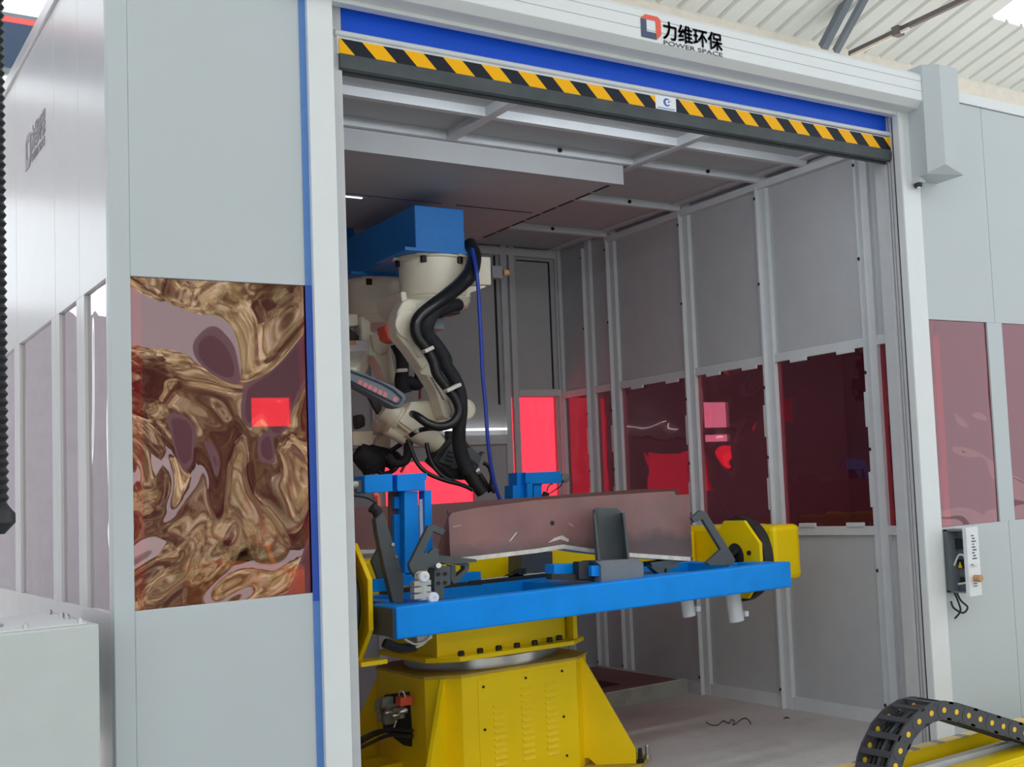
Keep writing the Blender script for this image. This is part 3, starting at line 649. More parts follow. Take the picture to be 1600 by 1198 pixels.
for pts in (((797.5, 845.5), (808, 832), (807, 831), (796, 845)), C4(860, 505) + C4(930, 490) + C4(930, 493) + C4(862, 509),):
    if len(pts) == 4 and isinstance(pts[0], tuple): b.pxp(list(pts), .7985, .0015)
    else: b.pxp([(pts[i], pts[i+1]) for i in range(0, 8, 2)], .7985, .0015)
b.pxp([C9(178, 278), C9(205, 298), C9(203, 301), C9(177, 282)], .7985, .0015)
b.build('grind_mark', 'edge', wk)
MB().lathe(PY(863, 817, .80), (0, -1, 0), [(.012, -.004), (.012, .0008)], 16).build('bolt_hole', 'gap', wk)
# rear workpiece and rear jig
rk = thing('rear_workpiece', 'dark reddish steel plate standing on the rear frame behind the blue tower', 'steel plate', (1.4, 2.25, 1.1))
MB().pxp([(500, 793), (640, 790), (765, 781.5), (1000, 764), (1060, 764), (1060, 850), (760, 856), (500, 860)], 2.2, .012).build('web_plate', 'primer_dark', rk)
b = MB().pxp([(500, 860), (1060, 850), (1060, 856), (500, 866)], 2.15, .2); b.build('flange', 'edge', rk)
rj = thing('rear_clamp_tower', 'dark blue clamping tower seen behind the plate below the back window', 'fixture', tuple(PY(845, 790, 2.5)))
def C6(x, y): return (780+x/5.992, 720+y/5.992)
flat('arm', C6, [(245, 110), (578, 95), (590, 205), (400, 215), (250, 215)], 2.4, .12, 'blue', rj, .004)
flat('post', C6, [(260, 200), (312, 210), (315, 420), (262, 420)], 2.4, .10, 'blue', rj)
flat('post', C6, [(322, 215), (400, 212), (398, 420), (325, 420)], 2.42, .10, 'blue', rj)
flat('side_block', C6, [(165, 110), (250, 105), (260, 420), (130, 420), (128, 230), (168, 225)], 2.45, .12, 'blue', rj)
MB().lathe(PY(*C6(610, 160), 2.44), (0, -1, 0), [(.03, -.02), (.03, .02), (.014, .025)], 16).build('roller', 'greypart', rj, smooth=True)
flat('switch', C6, [(430, 285), (478, 305), (440, 355), (410, 350)], 2.38, .03, 'black', rj)
MB().tube([PY(*C6(q, w), 2.38) for q, w in ((445, 285), (465, 230), (500, 215))], .004, 6).build('wire', 'hose', rj)
MB().tube([PY(*C6(q, w), 2.38) for q, w in ((480, 300), (540, 260), (580, 225), (600, 180))], .004, 6).build('wire', 'hose', rj)
# middle stop
ms = thing('end_stop', 'dark grey channel shaped stop standing before the middle of the reddish plate', 'stop', tuple(PY(*C9(420, 500), .66)))
flat('back_plate', C9, [(322, 205), (345, 192), (455, 196), (482, 225), (498, 492), (338, 500)], .72, .02, 'dark', ms, .002)
def slab(name, f, a, y0, b_, y1, t, mat, par):
    q = [PY(*f(*a[0]), y0), PY(*f(*b_[0]), y1), PY(*f(*b_[1]), y1), PY(*f(*a[1]), y0)]
    return MB().prism(q, (t, 0, 0)).build(name, mat, par, bevel=.001)
slab('flange', C9, [(318, 228), (345, 500)], .62, [(325, 200), (340, 500)], .74, .014, 'dark', ms)
slab('flange', C9, [(496, 220), (524, 482)], .62, [(480, 222), (497, 490)], .74, -.014, 'dark', ms)
flat('base_plate', C9, [(330, 495), (570, 482), (600, 505), (360, 522)], .62, .14, 'greypart', ms)
flat('base_block', C9, [(360, 522), (602, 505), (605, 600), (362, 615)], .61, .10, 'greypart', ms, .003)
flat('slide', C9, [(92, 515), (300, 508), (302, 565), (95, 572)], .74, .10, 'blue', ms, .003)
flat('slide', C9, [(305, 522), (362, 520), (362, 580), (308, 582)], .63, .08, 'blue', ms)
flat('chain_end', C9, [(232, 500), (295, 496), (298, 598), (236, 602)], .66, .06, 'black', ms, .004)
flat('bed', C9, [(80, 568), (360, 575), (362, 612), (300, 610), (80, 600)], .68, .06, 'black', ms)
# right hook clamp
h2 = thing('hook_clamp', 'dark grey hook clamp at the right end of the plate before the yellow octagon', 'clamp', tuple(PY(*C9(1060, 520), .70)), 'hook clamps on the front frame')
flat('hook_arm', C9, [(876, 250), (928, 206), (958, 216), (1092, 432), (1126, 490), (1112, 518), (985, 522), (960, 505), (1042, 430), (938, 258), (892, 278)], .68, .03, 'dark', h2, .003)
for a, b_, r in (((1108, 676), (1132, 836), .043), ((846, 700), (862, 808), .036)):
    q0, q1 = PY(*C9(*a), .74), PY(*C9(*b_), .74)
    cy_ = MB().lathe(q0, q1-q0, [(r, 0), (r, (q1-q0).length), (r*.6, (q1-q0).length+.001)], 24).build('air_cylinder', 'rail', h2, smooth=True, label='pale grey air cylinder hanging below the rail')
    MB().box(q1.x+r, q1.x+r+.022, .71, .75, q1.z+.02, q1.z+.05).build('fitting', 'white', cy_, bevel=.003)
s2 = thing('plate_support', 'black angled bracket under the right end of the reddish plate', 'bracket', tuple(PY(*C9(730, 565), .82)), 'brackets under the workpiece')
flat('pad', C9, [(640, 505), (880, 470), (882, 492), (660, 528)], .80, .12, 'dark', s2)
flat('strut', C9, [(650, 520), (800, 510), (800, 530), (752, 535), (752, 568), (735, 570), (733, 535), (720, 540), (722, 572), (695, 572), (650, 535)], .80, .05, 'dark', s2)
kb = thing('slide_motor', 'square black drive block with a stepped chain below the middle of the plate', 'drive', tuple(PY(838, 895, 1.12)))
flat('housing', C6, [(208, 850), (500, 845), (505, 1045), (205, 1050)], 1.30, .16, 'dark', kb, .004)
b = MB()
for i in range(7): q = C6(60+i*25, 1090-i*14); b.pxp([q, (q[0]+7, q[1]-1), (q[0]+7, q[1]+9), (q[0], q[1]+10)], 1.29, .06)
b.split('chain_link', 'black', kb)
lb2 = thing('loose_line', 'white looped air line and dark valve hanging under the left end of the blue rail', 'air line', tuple(PY(650, 1000, .75)))
MB().tube([PY(x, y, .75) for x, y in ((632, 998), (648, 1006), (662, 1003), (675, 995))], .005, 8).build('line', 'whitetie', lb2, smooth=True)
MB().tube([PY(x, y, .75) for x, y in ((650, 1011), (662, 1005), (672, 994), (676, 985))], .006, 8).build('line', 'whitetie', lb2, smooth=True)
flat('valve', C7, [(520, 1080), (600, 1075), (590, 1120), (530, 1130)], .76, .08, 'galv', lb2, .003)
MB().tube([PY(x, y, .85) for x, y in ((600, 1004), (625, 1012), (650, 1010))], .022, 8).build('sleeve', 'sheath', lb2, smooth=True)

# ------------------------------------------------------------------ ROBOTS
BX0, BX1 = PY(650, 395, 2.4).x, PY(727, 398, 2.4).x
zb, ztb = PY(690, 396, 2.4).z, PY(690, 324, 2.4).z
bm_ = thing('robot_beam', 'bright blue square ceiling beam the two cream robots hang from', 'beam', ((BX0+BX1)/2, 3.4, zb))
MB().box(BX0, BX1, 2.4, YB, zb+.02, ztb).build('beam', 'bluetop', bm_, bevel=.006)
for yy in (2.62, 3.55): MB().box(BX0-.08, BX1+.03, yy-.25, yy+.25, zb, zb+.02).build('flange_plate', 'bluetop', bm_)
MB().box(BX0, BX1, 4.35, YB-.02, ztb, ZC).build('hanger', 'bluetop', bm_)
RX, RY = (BX0+BX1)/2+.05, 2.62
rb = thing('welding_robot', 'cream ceiling mounted welding robot with black hoses and a torch lowered towards the plate', 'robot', (RX, RY, zb), 'ceiling mounted robots')
def K7(x, y): return (590+x/6.657, 380+y/6.657)
def K8(x, y): return (560+x/5.208, 560+y/5.208)
def robot_base(root, x, y, z):
    o = MB().lathe((x, y, z), (0, 0, -1), [(.238, 0), (.238, .012), (.222, .02), (.218, .25), (.210, .256), (.210, .266), (.216, .27), (.195, .31), (.15, .33)], 48).build('base', 'cream', root, smooth=True)
    for k in range(6):
        a = math.radians(-10+60*k); c_, s_ = math.cos(a), math.sin(a)
        MB().lathe((x+.225*c_, y+.225*s_, z-.012), (0, 0, -1), [(.02, 0), (.02, .04), (.014, .043)], 10).build('bolt', 'bolt', o)
        MB().hull([(x+r_*math.cos(a+t_), y+r_*math.sin(a+t_), z-h_) for r_ in (.2, .262) for t_ in (-.13, .13) for h_ in (0, .014)]).build('mounting_lug', 'cream', o)
robot_base(rb, RX, RY, zb)
flat('motor_box', K7, [(1035, 135), (1178, 142), (1186, 435), (1030, 430)], 2.50, .2, 'cream', rb, .008)
flat('motor_box', K7, [(940, 450), (1110, 440), (1130, 452), (960, 515), (950, 560), (880, 560)], 2.45, .2, 'cream', rb)
flat('connector', K7, [(1190, 230), (1300, 235), (1305, 365), (1195, 360)], 2.55, .06, 'greypart', rb, .004)
MB().lathe(PY(*K7(1305, 305), 2.58), (1, 0, 0), [(.022, 0), (.024, .03), (.012, .045)], 14).build('connector_knob', 'wood', rb, smooth=True)
flat('turret', K7, [(240, 500), (302, 498), (312, 575), (600, 590), (880, 555), (885, 620), (760, 680), (600, 760), (330, 720), (260, 640)], 2.36, .42, 'cream', rb, .012)
flat('turret_motor', K7, [(560, 720), (695, 740), (700, 900), (550, 890)], 2.42, .16, 'forearm_grey', rb, .006)
flat('turret_motor', K7, [(690, 640), (865, 655), (862, 735), (735, 745), (690, 720)], 2.44, .14, 'black', rb, .006)
up = flat('upper_arm', K7, [(330, 575), (262, 605), (212, 700), (182, 850), (200, 955), (330, 1110), (398, 1210), (480, 1330), (600, 1520), (690, 1810), (735, 1835), (790, 1760), (770, 1690), (700, 1530), (560, 1250), (480, 1080), (420, 950), (430, 720), (410, 620)], 2.26, .14, 'cream', rb, .012)
flat('arm_cover', K7, [(350, 720), (270, 760), (225, 840), (240, 920), (330, 1030), (430, 1190), (470, 1180), (480, 1080), (430, 950), (420, 760)], 2.245, .02, 'cream', up, .006)
MB().lathe(PY(*K7(330, 850), 2.246), (0, -1, 0), [(.085, 0), (.085, .004), (.065, .008)], 32).build('arm_cap', 'cream', up, smooth=True)
flat('shoulder_motor', K7, [(75, 850), (190, 830), (250, 1010), (200, 1030), (110, 1000), (80, 900)], 2.38, .14, 'logo_red', rb, .012, label='reddish shoulder motor cover')
flat('arm_lug', K8, [(505, 105), (525, 85), (560, 40), (600, 110), (590, 145), (540, 135), (515, 130)], 2.25, .04, 'cream', up, .006)
b = MB()
for i in range(11): q = K8(585+i*9.5, 150+i*17); b.pxp([q, (q[0]+4.5, q[1]+2), (q[0]+4.3, q[1]+3.3), (q[0]-.2, q[1]+1.3)], 2.257, .006)
b.build('serial_mark', 'blacken', up)
fa = flat('forearm_housing', K8, [(318, 515), (432, 352), (640, 338), (720, 380), (735, 470), (660, 580), (640, 640), (430, 620), (320, 530)], 2.42, .16, 'cream', rb, .014)
flat('housing_cover', K8, [(330, 512), (435, 362), (600, 352), (690, 400), (680, 470), (630, 545), (440, 590)], 2.405, .03, 'cream', fa, .008)
def tubeseg(name, f, a, c, y, r, mat, par, r1=None, n=20): return MB().cyl(PY(*f(*a), y), PY(*f(*c), y), r, r1, n).build(name, mat, par, smooth=True)
tubeseg('forearm_motor', K8, (190, 410), (330, 500), 2.5, .072, 'cream', fa)
tubeseg('forearm_collar', K8, (290, 470), (325, 495), 2.5, .082, 'cream', fa)
tubeseg('forearm_tube', K8, (400, 560), (700, 720), 2.48, .068, 'cream', rb, .062)
tubeseg('rear_motor', K8, (240, 560), (400, 650), 2.52, .05, 'cream', fa)
MB().lathe(PY(*K8(862, 415), 2.52), (0, -1, 0), [(.066, -.1), (.066, .02), (.055, .025), (.055, .02), (.045, .02), (.045, .026)], 32).build('elbow_cap', 'cream', rb, smooth=True)
wr = flat('wrist', K8, [(598, 830), (738, 640), (800, 650), (860, 640), (905, 710), (1000, 805), (975, 885), (905, 985), (760, 970)], 2.40, .13, 'black', rb, .008)
flat('wrist_panel', K8, [(655, 840), (760, 680), (830, 700), (845, 880), (780, 900)], 2.385, .02, 'dark', wr, .004)
flat('wrist_panel', K8, [(865, 740), (920, 720), (1005, 800), (985, 850), (945, 900), (890, 830)], 2.38, .03, 'dark', wr, .004)
b = MB()
for i in range(4): b.pxp([K8(695+i*12, 850-i*32), K8(760+i*10, 870-i*35), K8(758+i*10, 880-i*35), K8(692+i*12, 860-i*32)], 2.382, .006)
for i in range(3): b.pxp([K8(905+i*12, 815+i*18), K8(960+i*12, 845+i*14), K8(957+i*12, 853+i*14), K8(902+i*12, 825+i*18)], 2.377, .006)
b.build('vent_slot', 'gap', wr)
tubeseg('wrist_knob', K8, (735, 590), (735, 650), 2.42, .024, 'black', wr)
tubeseg('torch', K8, (860, 880), (1010, 1095), 2.34, .046, 'black', rb, .036)
tubeseg('torch_neck', K8, (960, 910), (1075, 1080), 2.42, .018, 'hose', rb)
MB().lathe(PY(*K8(968, 918), 2.36), (0, -1, 0), [(.02, 0), (.018, .02), (.006, .024)], 14).build('torch_clamp', 'steel', wr, smooth=True)
flat('wrist_hook', K8, [(975, 790), (1000, 757), (1035, 760), (1010, 775), (1000, 805)], 2.40, .02, 'black', wr)
def hose(name, pts, r, mat, par, n=12): return MB().tube([PY(*p[:2], p[2]) for p in pts], r, n).build(name, mat, par, smooth=True)
def H7(*pts): return [K7(p[0], p[1])+(p[2],) for p in pts]
def H8(*pts): return [K8(p[0], p[1])+(p[2],) for p in pts]
hose('cable_loom', H7((960, 0, 2.45), (1005, 130, 2.35), (970, 300, 2.28), (860, 430, 2.25), (700, 560, 2.2), (560, 660, 2.17), (440, 760, 2.16), (395, 860, 2.15), (420, 980, 2.15), (500, 1090, 2.15), (580, 1230, 2.15)) + H8((640, 130, 2.15), (720, 240, 2.15), (790, 330, 2.15), (820, 430, 2.15), (770, 520, 2.15), (660, 555, 2.15), (560, 525, 2.17), (480, 470, 2.2), (440, 450, 2.3)), [.04, .05, .042, .034, .031, .029, .028, .027, .022], 'hose', rb)
hose('cable_sheath', H7((700, 610, 2.22), (560, 740, 2.19), (500, 860, 2.18), (520, 960, 2.19), (620, 1080, 2.2), (700, 1200, 2.2)) + H8((715, 60, 2.2), (785, 170, 2.2), (825, 280, 2.2), (835, 420, 2.2), (820, 560, 2.22), (820, 700, 2.26), (850, 820, 2.28), (900, 930, 2.28)), [.04, .05, .045, .04, .04, .04, .042, .045], 'sheath', rb)
hose('cable_sheath', H7((620, 720, 2.3), (760, 650, 2.32), (840, 640, 2.36)), .04, 'sheath', rb)
hose('cable', H8((425, 625, 2.35), (480, 590, 2.3), (560, 570, 2.22), (680, 560, 2.2), (800, 500, 2.2)), .015, 'hose', rb)
hose('cable', H8((400, 660, 2.42), (430, 740, 2.4), (480, 850, 2.38), (560, 930, 2.36), (700, 990, 2.34), (850, 1030, 2.34), (930, 1070, 2.34)), .013, 'hose', rb)
hose('cable', H8((555, 690, 2.42), (570, 770, 2.4), (610, 870, 2.38), (690, 960, 2.36), (800, 1010, 2.34), (920, 1060, 2.34)), .013, 'hose', rb)
hose('cable', H8((395, 640, 2.5), (405, 720, 2.5), (385, 830, 2.5), (300, 850, 2.5), (240, 790, 2.5)), .026, 'sheath', rb)
hose('cable', H8((440, 670, 2.5), (410, 800, 2.5), (370, 880, 2.5), (345, 925, 2.5)), .008, 'redcable', rb)
hose('cable', H8((1020, 850, 2.36), (1060, 880, 2.36), (1085, 960, 2.37), (1080, 1040, 2.38), (1110, 1090, 2.38)), .012, 'hose', rb)
hose('wire_conduit', H7((985, 60, 2.28), (1030, 300, 2.2), (1055, 620, 2.2), (1075, 1000, 2.2)) + H8((1010, 120, 2.2), (1035, 400, 2.2), (1050, 620, 2.2), (1075, 850, 2.22), (1115, 1040, 2.25), (1160, 1170, 2.27)), .012, 'bluecable', rb, 8)
for f, q, d, y, ww in ((K7, (518, 1108), (90, -45), 2.12, 16), (K8, (762, 240), (115, -55), 2.12, 17), (K8, (470, 590), (30, -20), 2.3, 10)):
    a = (q[0]-d[0]*.5, q[1]-d[1]*.5); c = (q[0]+d[0]*.5, q[1]+d[1]*.5)
    MB().bar(PY(*f(*a), y), PY(*f(*c), y), .07, .022, (0, 0, 1)).build('cable_tie', 'whitetie', rb, bevel=.004)
# far robot
R2X, R2Y = RX, 3.55
r2 = thing('welding_robot', 'dimmer cream robot hanging further back behind the left door post with a slate grey forearm', 'robot', (R2X, R2Y, zb), 'ceiling mounted robots')
robot_base(r2, R2X, R2Y, zb)
def J2(x, y): return (540+x/7.483, 490+y/7.483)
def J3(x, y): return (540+x/7.486, 620+y/7.486)
flat('turret', J2, [(-60, 0), (150, 0), (155, 140), (-60, 160)], 3.2, .4, 'cream', r2, .012)
flat('upper_arm', J2, [(185, 20), (300, 90), (300, 200), (420, 260), (520, 330), (560, 560), (625, 840), (460, 800), (392, 600), (330, 500), (190, 480)], 3.15, .16, 'cream', r2, .014)
flat('arm_cap', J2, [(300, 240), (420, 250), (500, 330), (510, 450), (400, 480), (330, 420)], 3.12, .04, 'cream', r2, .01)
flat('motor_cover', J2, [(-80, 310), (280, 310), (285, 470), (150, 500), (-80, 530)], 3.1, .2, 'bluewall', r2, .01)
flat('sticker', J2, [(35, 315), (125, 315), (125, 362), (35, 365)], 3.095, .006, 'wood', r2)
flat('motor', J2, [(-60, 150), (60, 180), (180, 280), (180, 310), (-60, 310)], 3.2, .1, 'black', r2)
fr2 = flat('forearm', J2, [(-150, 540), (45, 640), (200, 690), (560, 840), (690, 930), (720, 990), (640, 1105), (560, 1090), (45, 800), (-150, 690)], 2.2, .12, 'forearm_grey', r2, .01)
b = MB()
ov = [(-140, 610), (45, 672), (230, 738), (420, 815), (560, 895), (655, 985), (655, 1005), (615, 1052), (585, 1052), (400, 960), (220, 870), (45, 780), (-140, 680)]
for i in range(len(ov)-1):
    a, c = J2(*ov[i]), J2(*ov[i+1]); b.cyl(PY(*a, 2.197), PY(*c, 2.197), .006, n=6)
b.build('outline', 'navy', fr2)
b = MB()
for i in range(8):
    u0, u1 = i/8+.012, (i+1)/8-.012
    if i == 6: continue
    f = lambda u, v: J2(150+470*u-22*v, 765+225*u+55*v)
    b.pxp([f(u0, 0), f(u1, 0), f(u1, .95), f(u0, .95)], 2.196, .004)
b.split('letter', 'pink', fr2)
MB().bar(PY(540, 590, 2.3), PY(560, 560, 3.2), .12, .12).build('arm_link', 'cream', r2)
hose('cable_sheath', [J2(600, 350)+(3.0,), J2(650, 480)+(3.0,), J2(665, 620)+(3.0,), J2(655, 800)+(3.0,), J2(690, 930)+(3.0,)], [.045, .04, .04, .045, .05], 'sheath', r2)
hose('cable_sheath', [J2(860, 620)+(3.0,), J2(880, 720)+(3.0,), J2(830, 830)+(3.0,), J2(730, 790)+(3.0,), J2(690, 830)+(3.0,)], .04, 'sheath', r2)
hose('cable_sheath', [J2(720, 390)+(3.0,), J2(680, 500)+(3.0,), J2(665, 600)+(3.0,)], .02, 'sheath', r2)
hose('cable', [J2(872, 850)+(3.0,), J2(868, 1000)+(3.0,)], .009, 'redcable', r2)
MB().bar(PY(*J2(595, 668), 2.95), PY(*J2(708, 660), 2.95), .05, .022).build('cable_tie', 'whitetie', r2)
flat('wrist', J3, [(75, 400), (330, 390), (330, 545), (290, 575), (90, 575)], 2.7, .12, 'cream', r2, .012)
tubeseg('wrist_motor', J3, (330, 350), (470, 360), 2.75, .05, 'cream', r2)
flat('wrist_plate', J3, [(400, 430), (540, 400), (525, 580), (320, 620), (330, 580)], 2.8, .06, 'cream', r2, .006)
flat('wrist_cap', J3, [(130, 210), (210, 200), (235, 250), (235, 340), (150, 380), (135, 320)], 2.72, .08, 'black', r2, .01)
hose('torch_pack', [J3(140, 640)+(2.7,), J3(230, 700)+(2.7,), J3(310, 790)+(2.7,), J3(330, 900)+(2.7,)], [.06, .075, .08, .06], 'sheath', r2)
hose('torch_pack', [J3(250, 640)+(2.75,), J3(400, 690)+(2.75,), J3(540, 730)+(2.75,), J3(600, 800)+(2.75,)], [.05, .06, .06, .05], 'sheath', r2)
hose('cable', [J3(520, 640)+(2.6,), J3(620, 570)+(2.6,), J3(700, 520)+(2.55,)], .015, 'hose', r2)
hose('cable', [J3(380, 860)+(2.6,), J3(440, 900)+(2.6,), J3(560, 860)+(2.6,), J3(640, 760)+(2.6,), J3(740, 640)+(2.6,)], .014, 'hose', r2)
flat('brace', J2, [(280, 980), (420, 1050), (425, 1197), (400, 1200)], 2.5, .04, 'black', r2)

# ------------------------------------------------------------------ FLOOR OBJECTS
ty = thing('floor_frame', 'low grey steel tray with a reddish inner lining on the floor by the right wall', 'tray', (2.7, 3.4, 0))
x0, x1, y0, y1, h = 1.6, 3.41, 2.80, 4.1, .112
b = MB(); b.box(x0, x1, y0, y0+.06, 0, h); b.box(x0, x1, y1-.06, y1, 0, h); b.box(x0, x0+.06, y0+.06, y1-.06, 0, h); b.box(x1-.06, x1, y0+.06, y1-.06, 0, h)
b.build('rim', 'galv', ty, bevel=.003)
b = MB(); b.box(x0+.06, x1-.06, y0+.06, y0+.25, .05, h+.002); b.box(x1-.42, x1-.06, y0+.25, y1-.06, .05, h+.002); b.box(x0+.06, x1-.42, y1-.3, y1-.06, .05, h+.002)
b.build('lining', 'primer_dark', ty); MB().box(x0+.06, x1-.42, y0+.25, y1-.3, .0, .05).build('pit', 'blacken', ty)
MB().box(2.72, 3.37, y0-.004, y0+.008, h+.0005, h+.005).build('edge_strip', 'rail', ty)
wq = thing('wire_scrap', 'thin bent wire lying on the booth floor by the right wall', 'wire', tuple(PZ(1140, 1130, .006)))
MB().tube([PZ(x, y, .008) for x, y in ((1104, 1128), (1112, 1132.5), (1122, 1132), (1130, 1126), (1139, 1129.5), (1142, 1124), (1148, 1127), (1145, 1132), (1150, 1130), (1158, 1123.5), (1166, 1122), (1171, 1126), (1173, 1131))], .003, 6).build('wire', 'hose', wq)
db = thing('debris', 'tiny dark scrap on the booth floor beside the right wall post', 'scrap', tuple(PZ(1229, 1122, .004)))
p = PZ(1229, 1122, .004); MB().hull([p+Vector(v) for v in ((-.03, 0, 0), (.03, .01, 0), (.02, -.02, 0), (0, 0, .012), (-.01, .015, .004))]).build('scrap', 'blacken', db)

# cabinet at bottom left with hose
cbn = thing('control_cabinet', 'plain grey cabinet with a bolted top plate at the bottom left before the glossy wall', 'cabinet', (-1.6, .1, 0))
yc0 = -.2; xr = PY(155, 973.5, yc0).x; zt = PY(155, 973.5, yc0).z
MB().box(-2.3, xr, yc0, .62, 0, zt).build('body', 'cabinet', cbn, bevel=.008)
tpl = MB().box(-2.3, xr-.03, yc0+.04, .58, zt, zt+.004).build('top_plate', 'alu', cbn, bevel=.001)
b = MB()
for x, y in ((xr-.045, yc0+.06), (xr-.045, .1), (xr-.045, .2), (xr-.20, yc0+.06), (xr-.045, .45), (xr-.5, .5)): b.lathe((x, y, zt+.004), (0, 0, 1), [(.008, 0), (.008, .012), (.005, .018)], 8)
b.split('bolt', 'steel', tpl)
MB().lathe((xr-.40, .12, zt+.004), (0, 0, 1), [(.17, 0), (.17, .008), (.13, .008), (.13, .02), (.10, .02), (.10, .012)], 40).build('flange_ring', 'steel', tpl, smooth=True)
b = MB()
for k in range(8): a = math.radians(20+45*k); b.lathe((xr-.40+.15*math.cos(a), .12+.15*math.sin(a), zt+.012), (0, 0, 1), [(.010, 0), (.010, .016)], 8)
b.split('bolt', 'steel', tpl)
hp = thing('corrugated_hose', 'black corrugated hose hanging at the far left edge of the picture', 'hose', tuple(PY(-5, 800, -.9)))
q0, q1 = PY(-12, 300, -.9)+Vector((-.02, 0, 6.1)), PY(-6, 792, -.9); L = (q1-q0).length; n = int(L/.012)
MB().lathe(q0, q1-q0, [(.031 if i % 2 else .024, L*i/n) for i in range(n+1)], 18).build('hose', 'hose', hp, smooth=True)
MB().lathe(q1, (0, 0, -1), [(.03, 0), (.045, .02), (.045, .045), (.02, .075)], 18).build('end_cap', 'black', hp, smooth=True)
hbn = PY(-8, 460, -.9)
# banner on the hall wall seen over the left wall
hb = thing('wall_banner', 'dark navy board with a red stripe high up at the upper left', 'banner', tuple(PY(20, 80, 9.0)))
def ban(nm, z0p, z1p, mat):
    a, c = PY(30, z0p, 9.0), PY(30, z1p, 9.0); MB().box(a.x-6, a.x+1.2, 8.97, 9.03, c.z, a.z).build(nm, mat, hb)
ban('frame_edge', 24, 30, 'greypart'); ban('stripe', 30, 38.5, 'redband'); ban('board', 38.5, 110, 'navy'); ban('frame_edge', 110, 120, 'greypart')
def banlow(): pass
zf = PY(10, 148, 9.0).z
b = MB(); b.box(-12, -1.0, 9.05, 9.2, 4.7, zf); b.box(-12, -2.75, 9.05, 9.2, 0, 3.6); b.box(-2.6, -1.0, 9.05, 9.2, 0, 3.6); b.box(-2.75, -2.6, 9.05, 9.2, 0, .9)
for x in (-12, -8.2, -4.6): b.box(x, x+.25, 9.051, 9.199, 3.6, 4.7)
struct(b.build('wall_far', 'hallgrey'))
b = MB(); b.box(-12.2, -12, -8, 9.2, 0, 1.1); b.box(-12.2, -12, -8, 9.2, 3.6, 8)
struct(b.build('wall_far', 'hallgrey'))

# track and cable chain at lower right
tk = thing('robot_track', 'yellow floor track with steel rail and tape edge at the lower right', 'track', (4.0, -.75, 0))
zt0 = PY(1500, 1149, -.62).z
TA, TB = 1.75, 7.0
MB().box(TA, TB, -.66, -.60, 0, zt0).build('rear_beam', 'yellow', tk, bevel=.002)
MB().box(TA, TB, -.665, -.595, zt0, zt0+.004).build('edge_tape', stripes('pale_check_tape', rgb(240, 212, 140), rgb(150, 150, 152), .17, 0, .1, .28), tk)
r1 = PY(1500, 1181, -.78).z
MB().box(TA, TB, -.855, -.67, 0, r1-.045).build('bed', 'dark', tk)
b = MB(); b.box(TA, TB, -.80, -.765, r1-.045, r1+.004); b.box(TA, TB, -.755, -.715, r1-.045, r1-.004); b.split('steel_rail', 'rail', tk, bevel=.002)
yb_ = -.86; z3 = PY(1540, 1182, yb_).z
b = MB(); b.box(TA, TB, -1.0, yb_, 0, z3-.03); b.box(TA, TB, -1.0, -.84, z3-.03, z3); b.build('front_beam', 'yellow', tk, bevel=.004)
ch = thing('cable_chain', 'black plastic cable chain with yellow link discs arching over the floor track', 'cable chain', (2.2, -.85, .25))
C3 = lambda x, y: (1330+x/5.926, 1070+y/5.926)
cents = [C3(*q) for q in ((392, 860), (410, 750), (455, 611), (529, 458), (629, 338), (743, 262), (860, 232), (975, 250), (1088, 283), (1196, 316), (1303, 350), (1408, 382), (1511, 412), (1608, 444), (1705, 476), (1800, 505), (1895, 535), (1990, 565), (2085, 595))]
yn, yfr = -.95, -.75
W = [PY(*c, yn) for c in cents]
for i in range(len(W)-1):
    a, c = W[i], W[i+1]; d = (c-a).normalized(); nrm = Vector((-d.z, 0, d.x)); hgt = .042
    if i and i < len(W)-1: pass
    lk = None
    b = MB()
    for y0_, t in ((yn, .012), (yfr, .012)):
        o_ = Vector((0, y0_-yn, 0))
        arc = [a+nrm*hgt*math.cos(t_)-d*hgt*math.sin(t_) for t_ in [math.pi*k/8 for k in range(9)]]
        pts = [p_+o_ for p_ in arc]+[c-nrm*hgt+o_, c+nrm*hgt+o_]
        off = .002*(i % 2)
        b.prism([p_+Vector((0, off, 0)) for p_ in pts], (0, t, 0))
    lk, far_ = b.split('link', 'chain', ch)
    m_ = (a+c)/2
    bb_ = MB()
    for sgn in (1, -1):
        q = m_+nrm*hgt*sgn*.85
        bb_.bar(q+Vector((0, 0, 0)), q+Vector((0, yfr-yn, 0)), .028, .010, up=nrm)
    bb_.split('cross_bar', 'chain', lk)
    b = MB(); b.lathe(a, (0, -1, 0), [(.0125, -.005), (.0125, .002)], 16); b.lathe(a+Vector((0, yfr-yn, 0)), (0, -1, 0), [(.0125, -.005), (.0125, .002)], 16)
    b.split('disc', 'disc', lk, label='yellow disc')
for k, mat in enumerate(('hose', 'hose', 'dark', 'hose', 'hose')):
    off = Vector((0, .045+.03*k, 0)); MB().tube([w+off for w in W], .011, 8, 2).build('cable', mat, ch, smooth=True)
MB().box(W[0].x-.05, W[0].x+.05, yn, yfr+.012, 0, W[0].z-.03).build('mount', 'dark', ch)

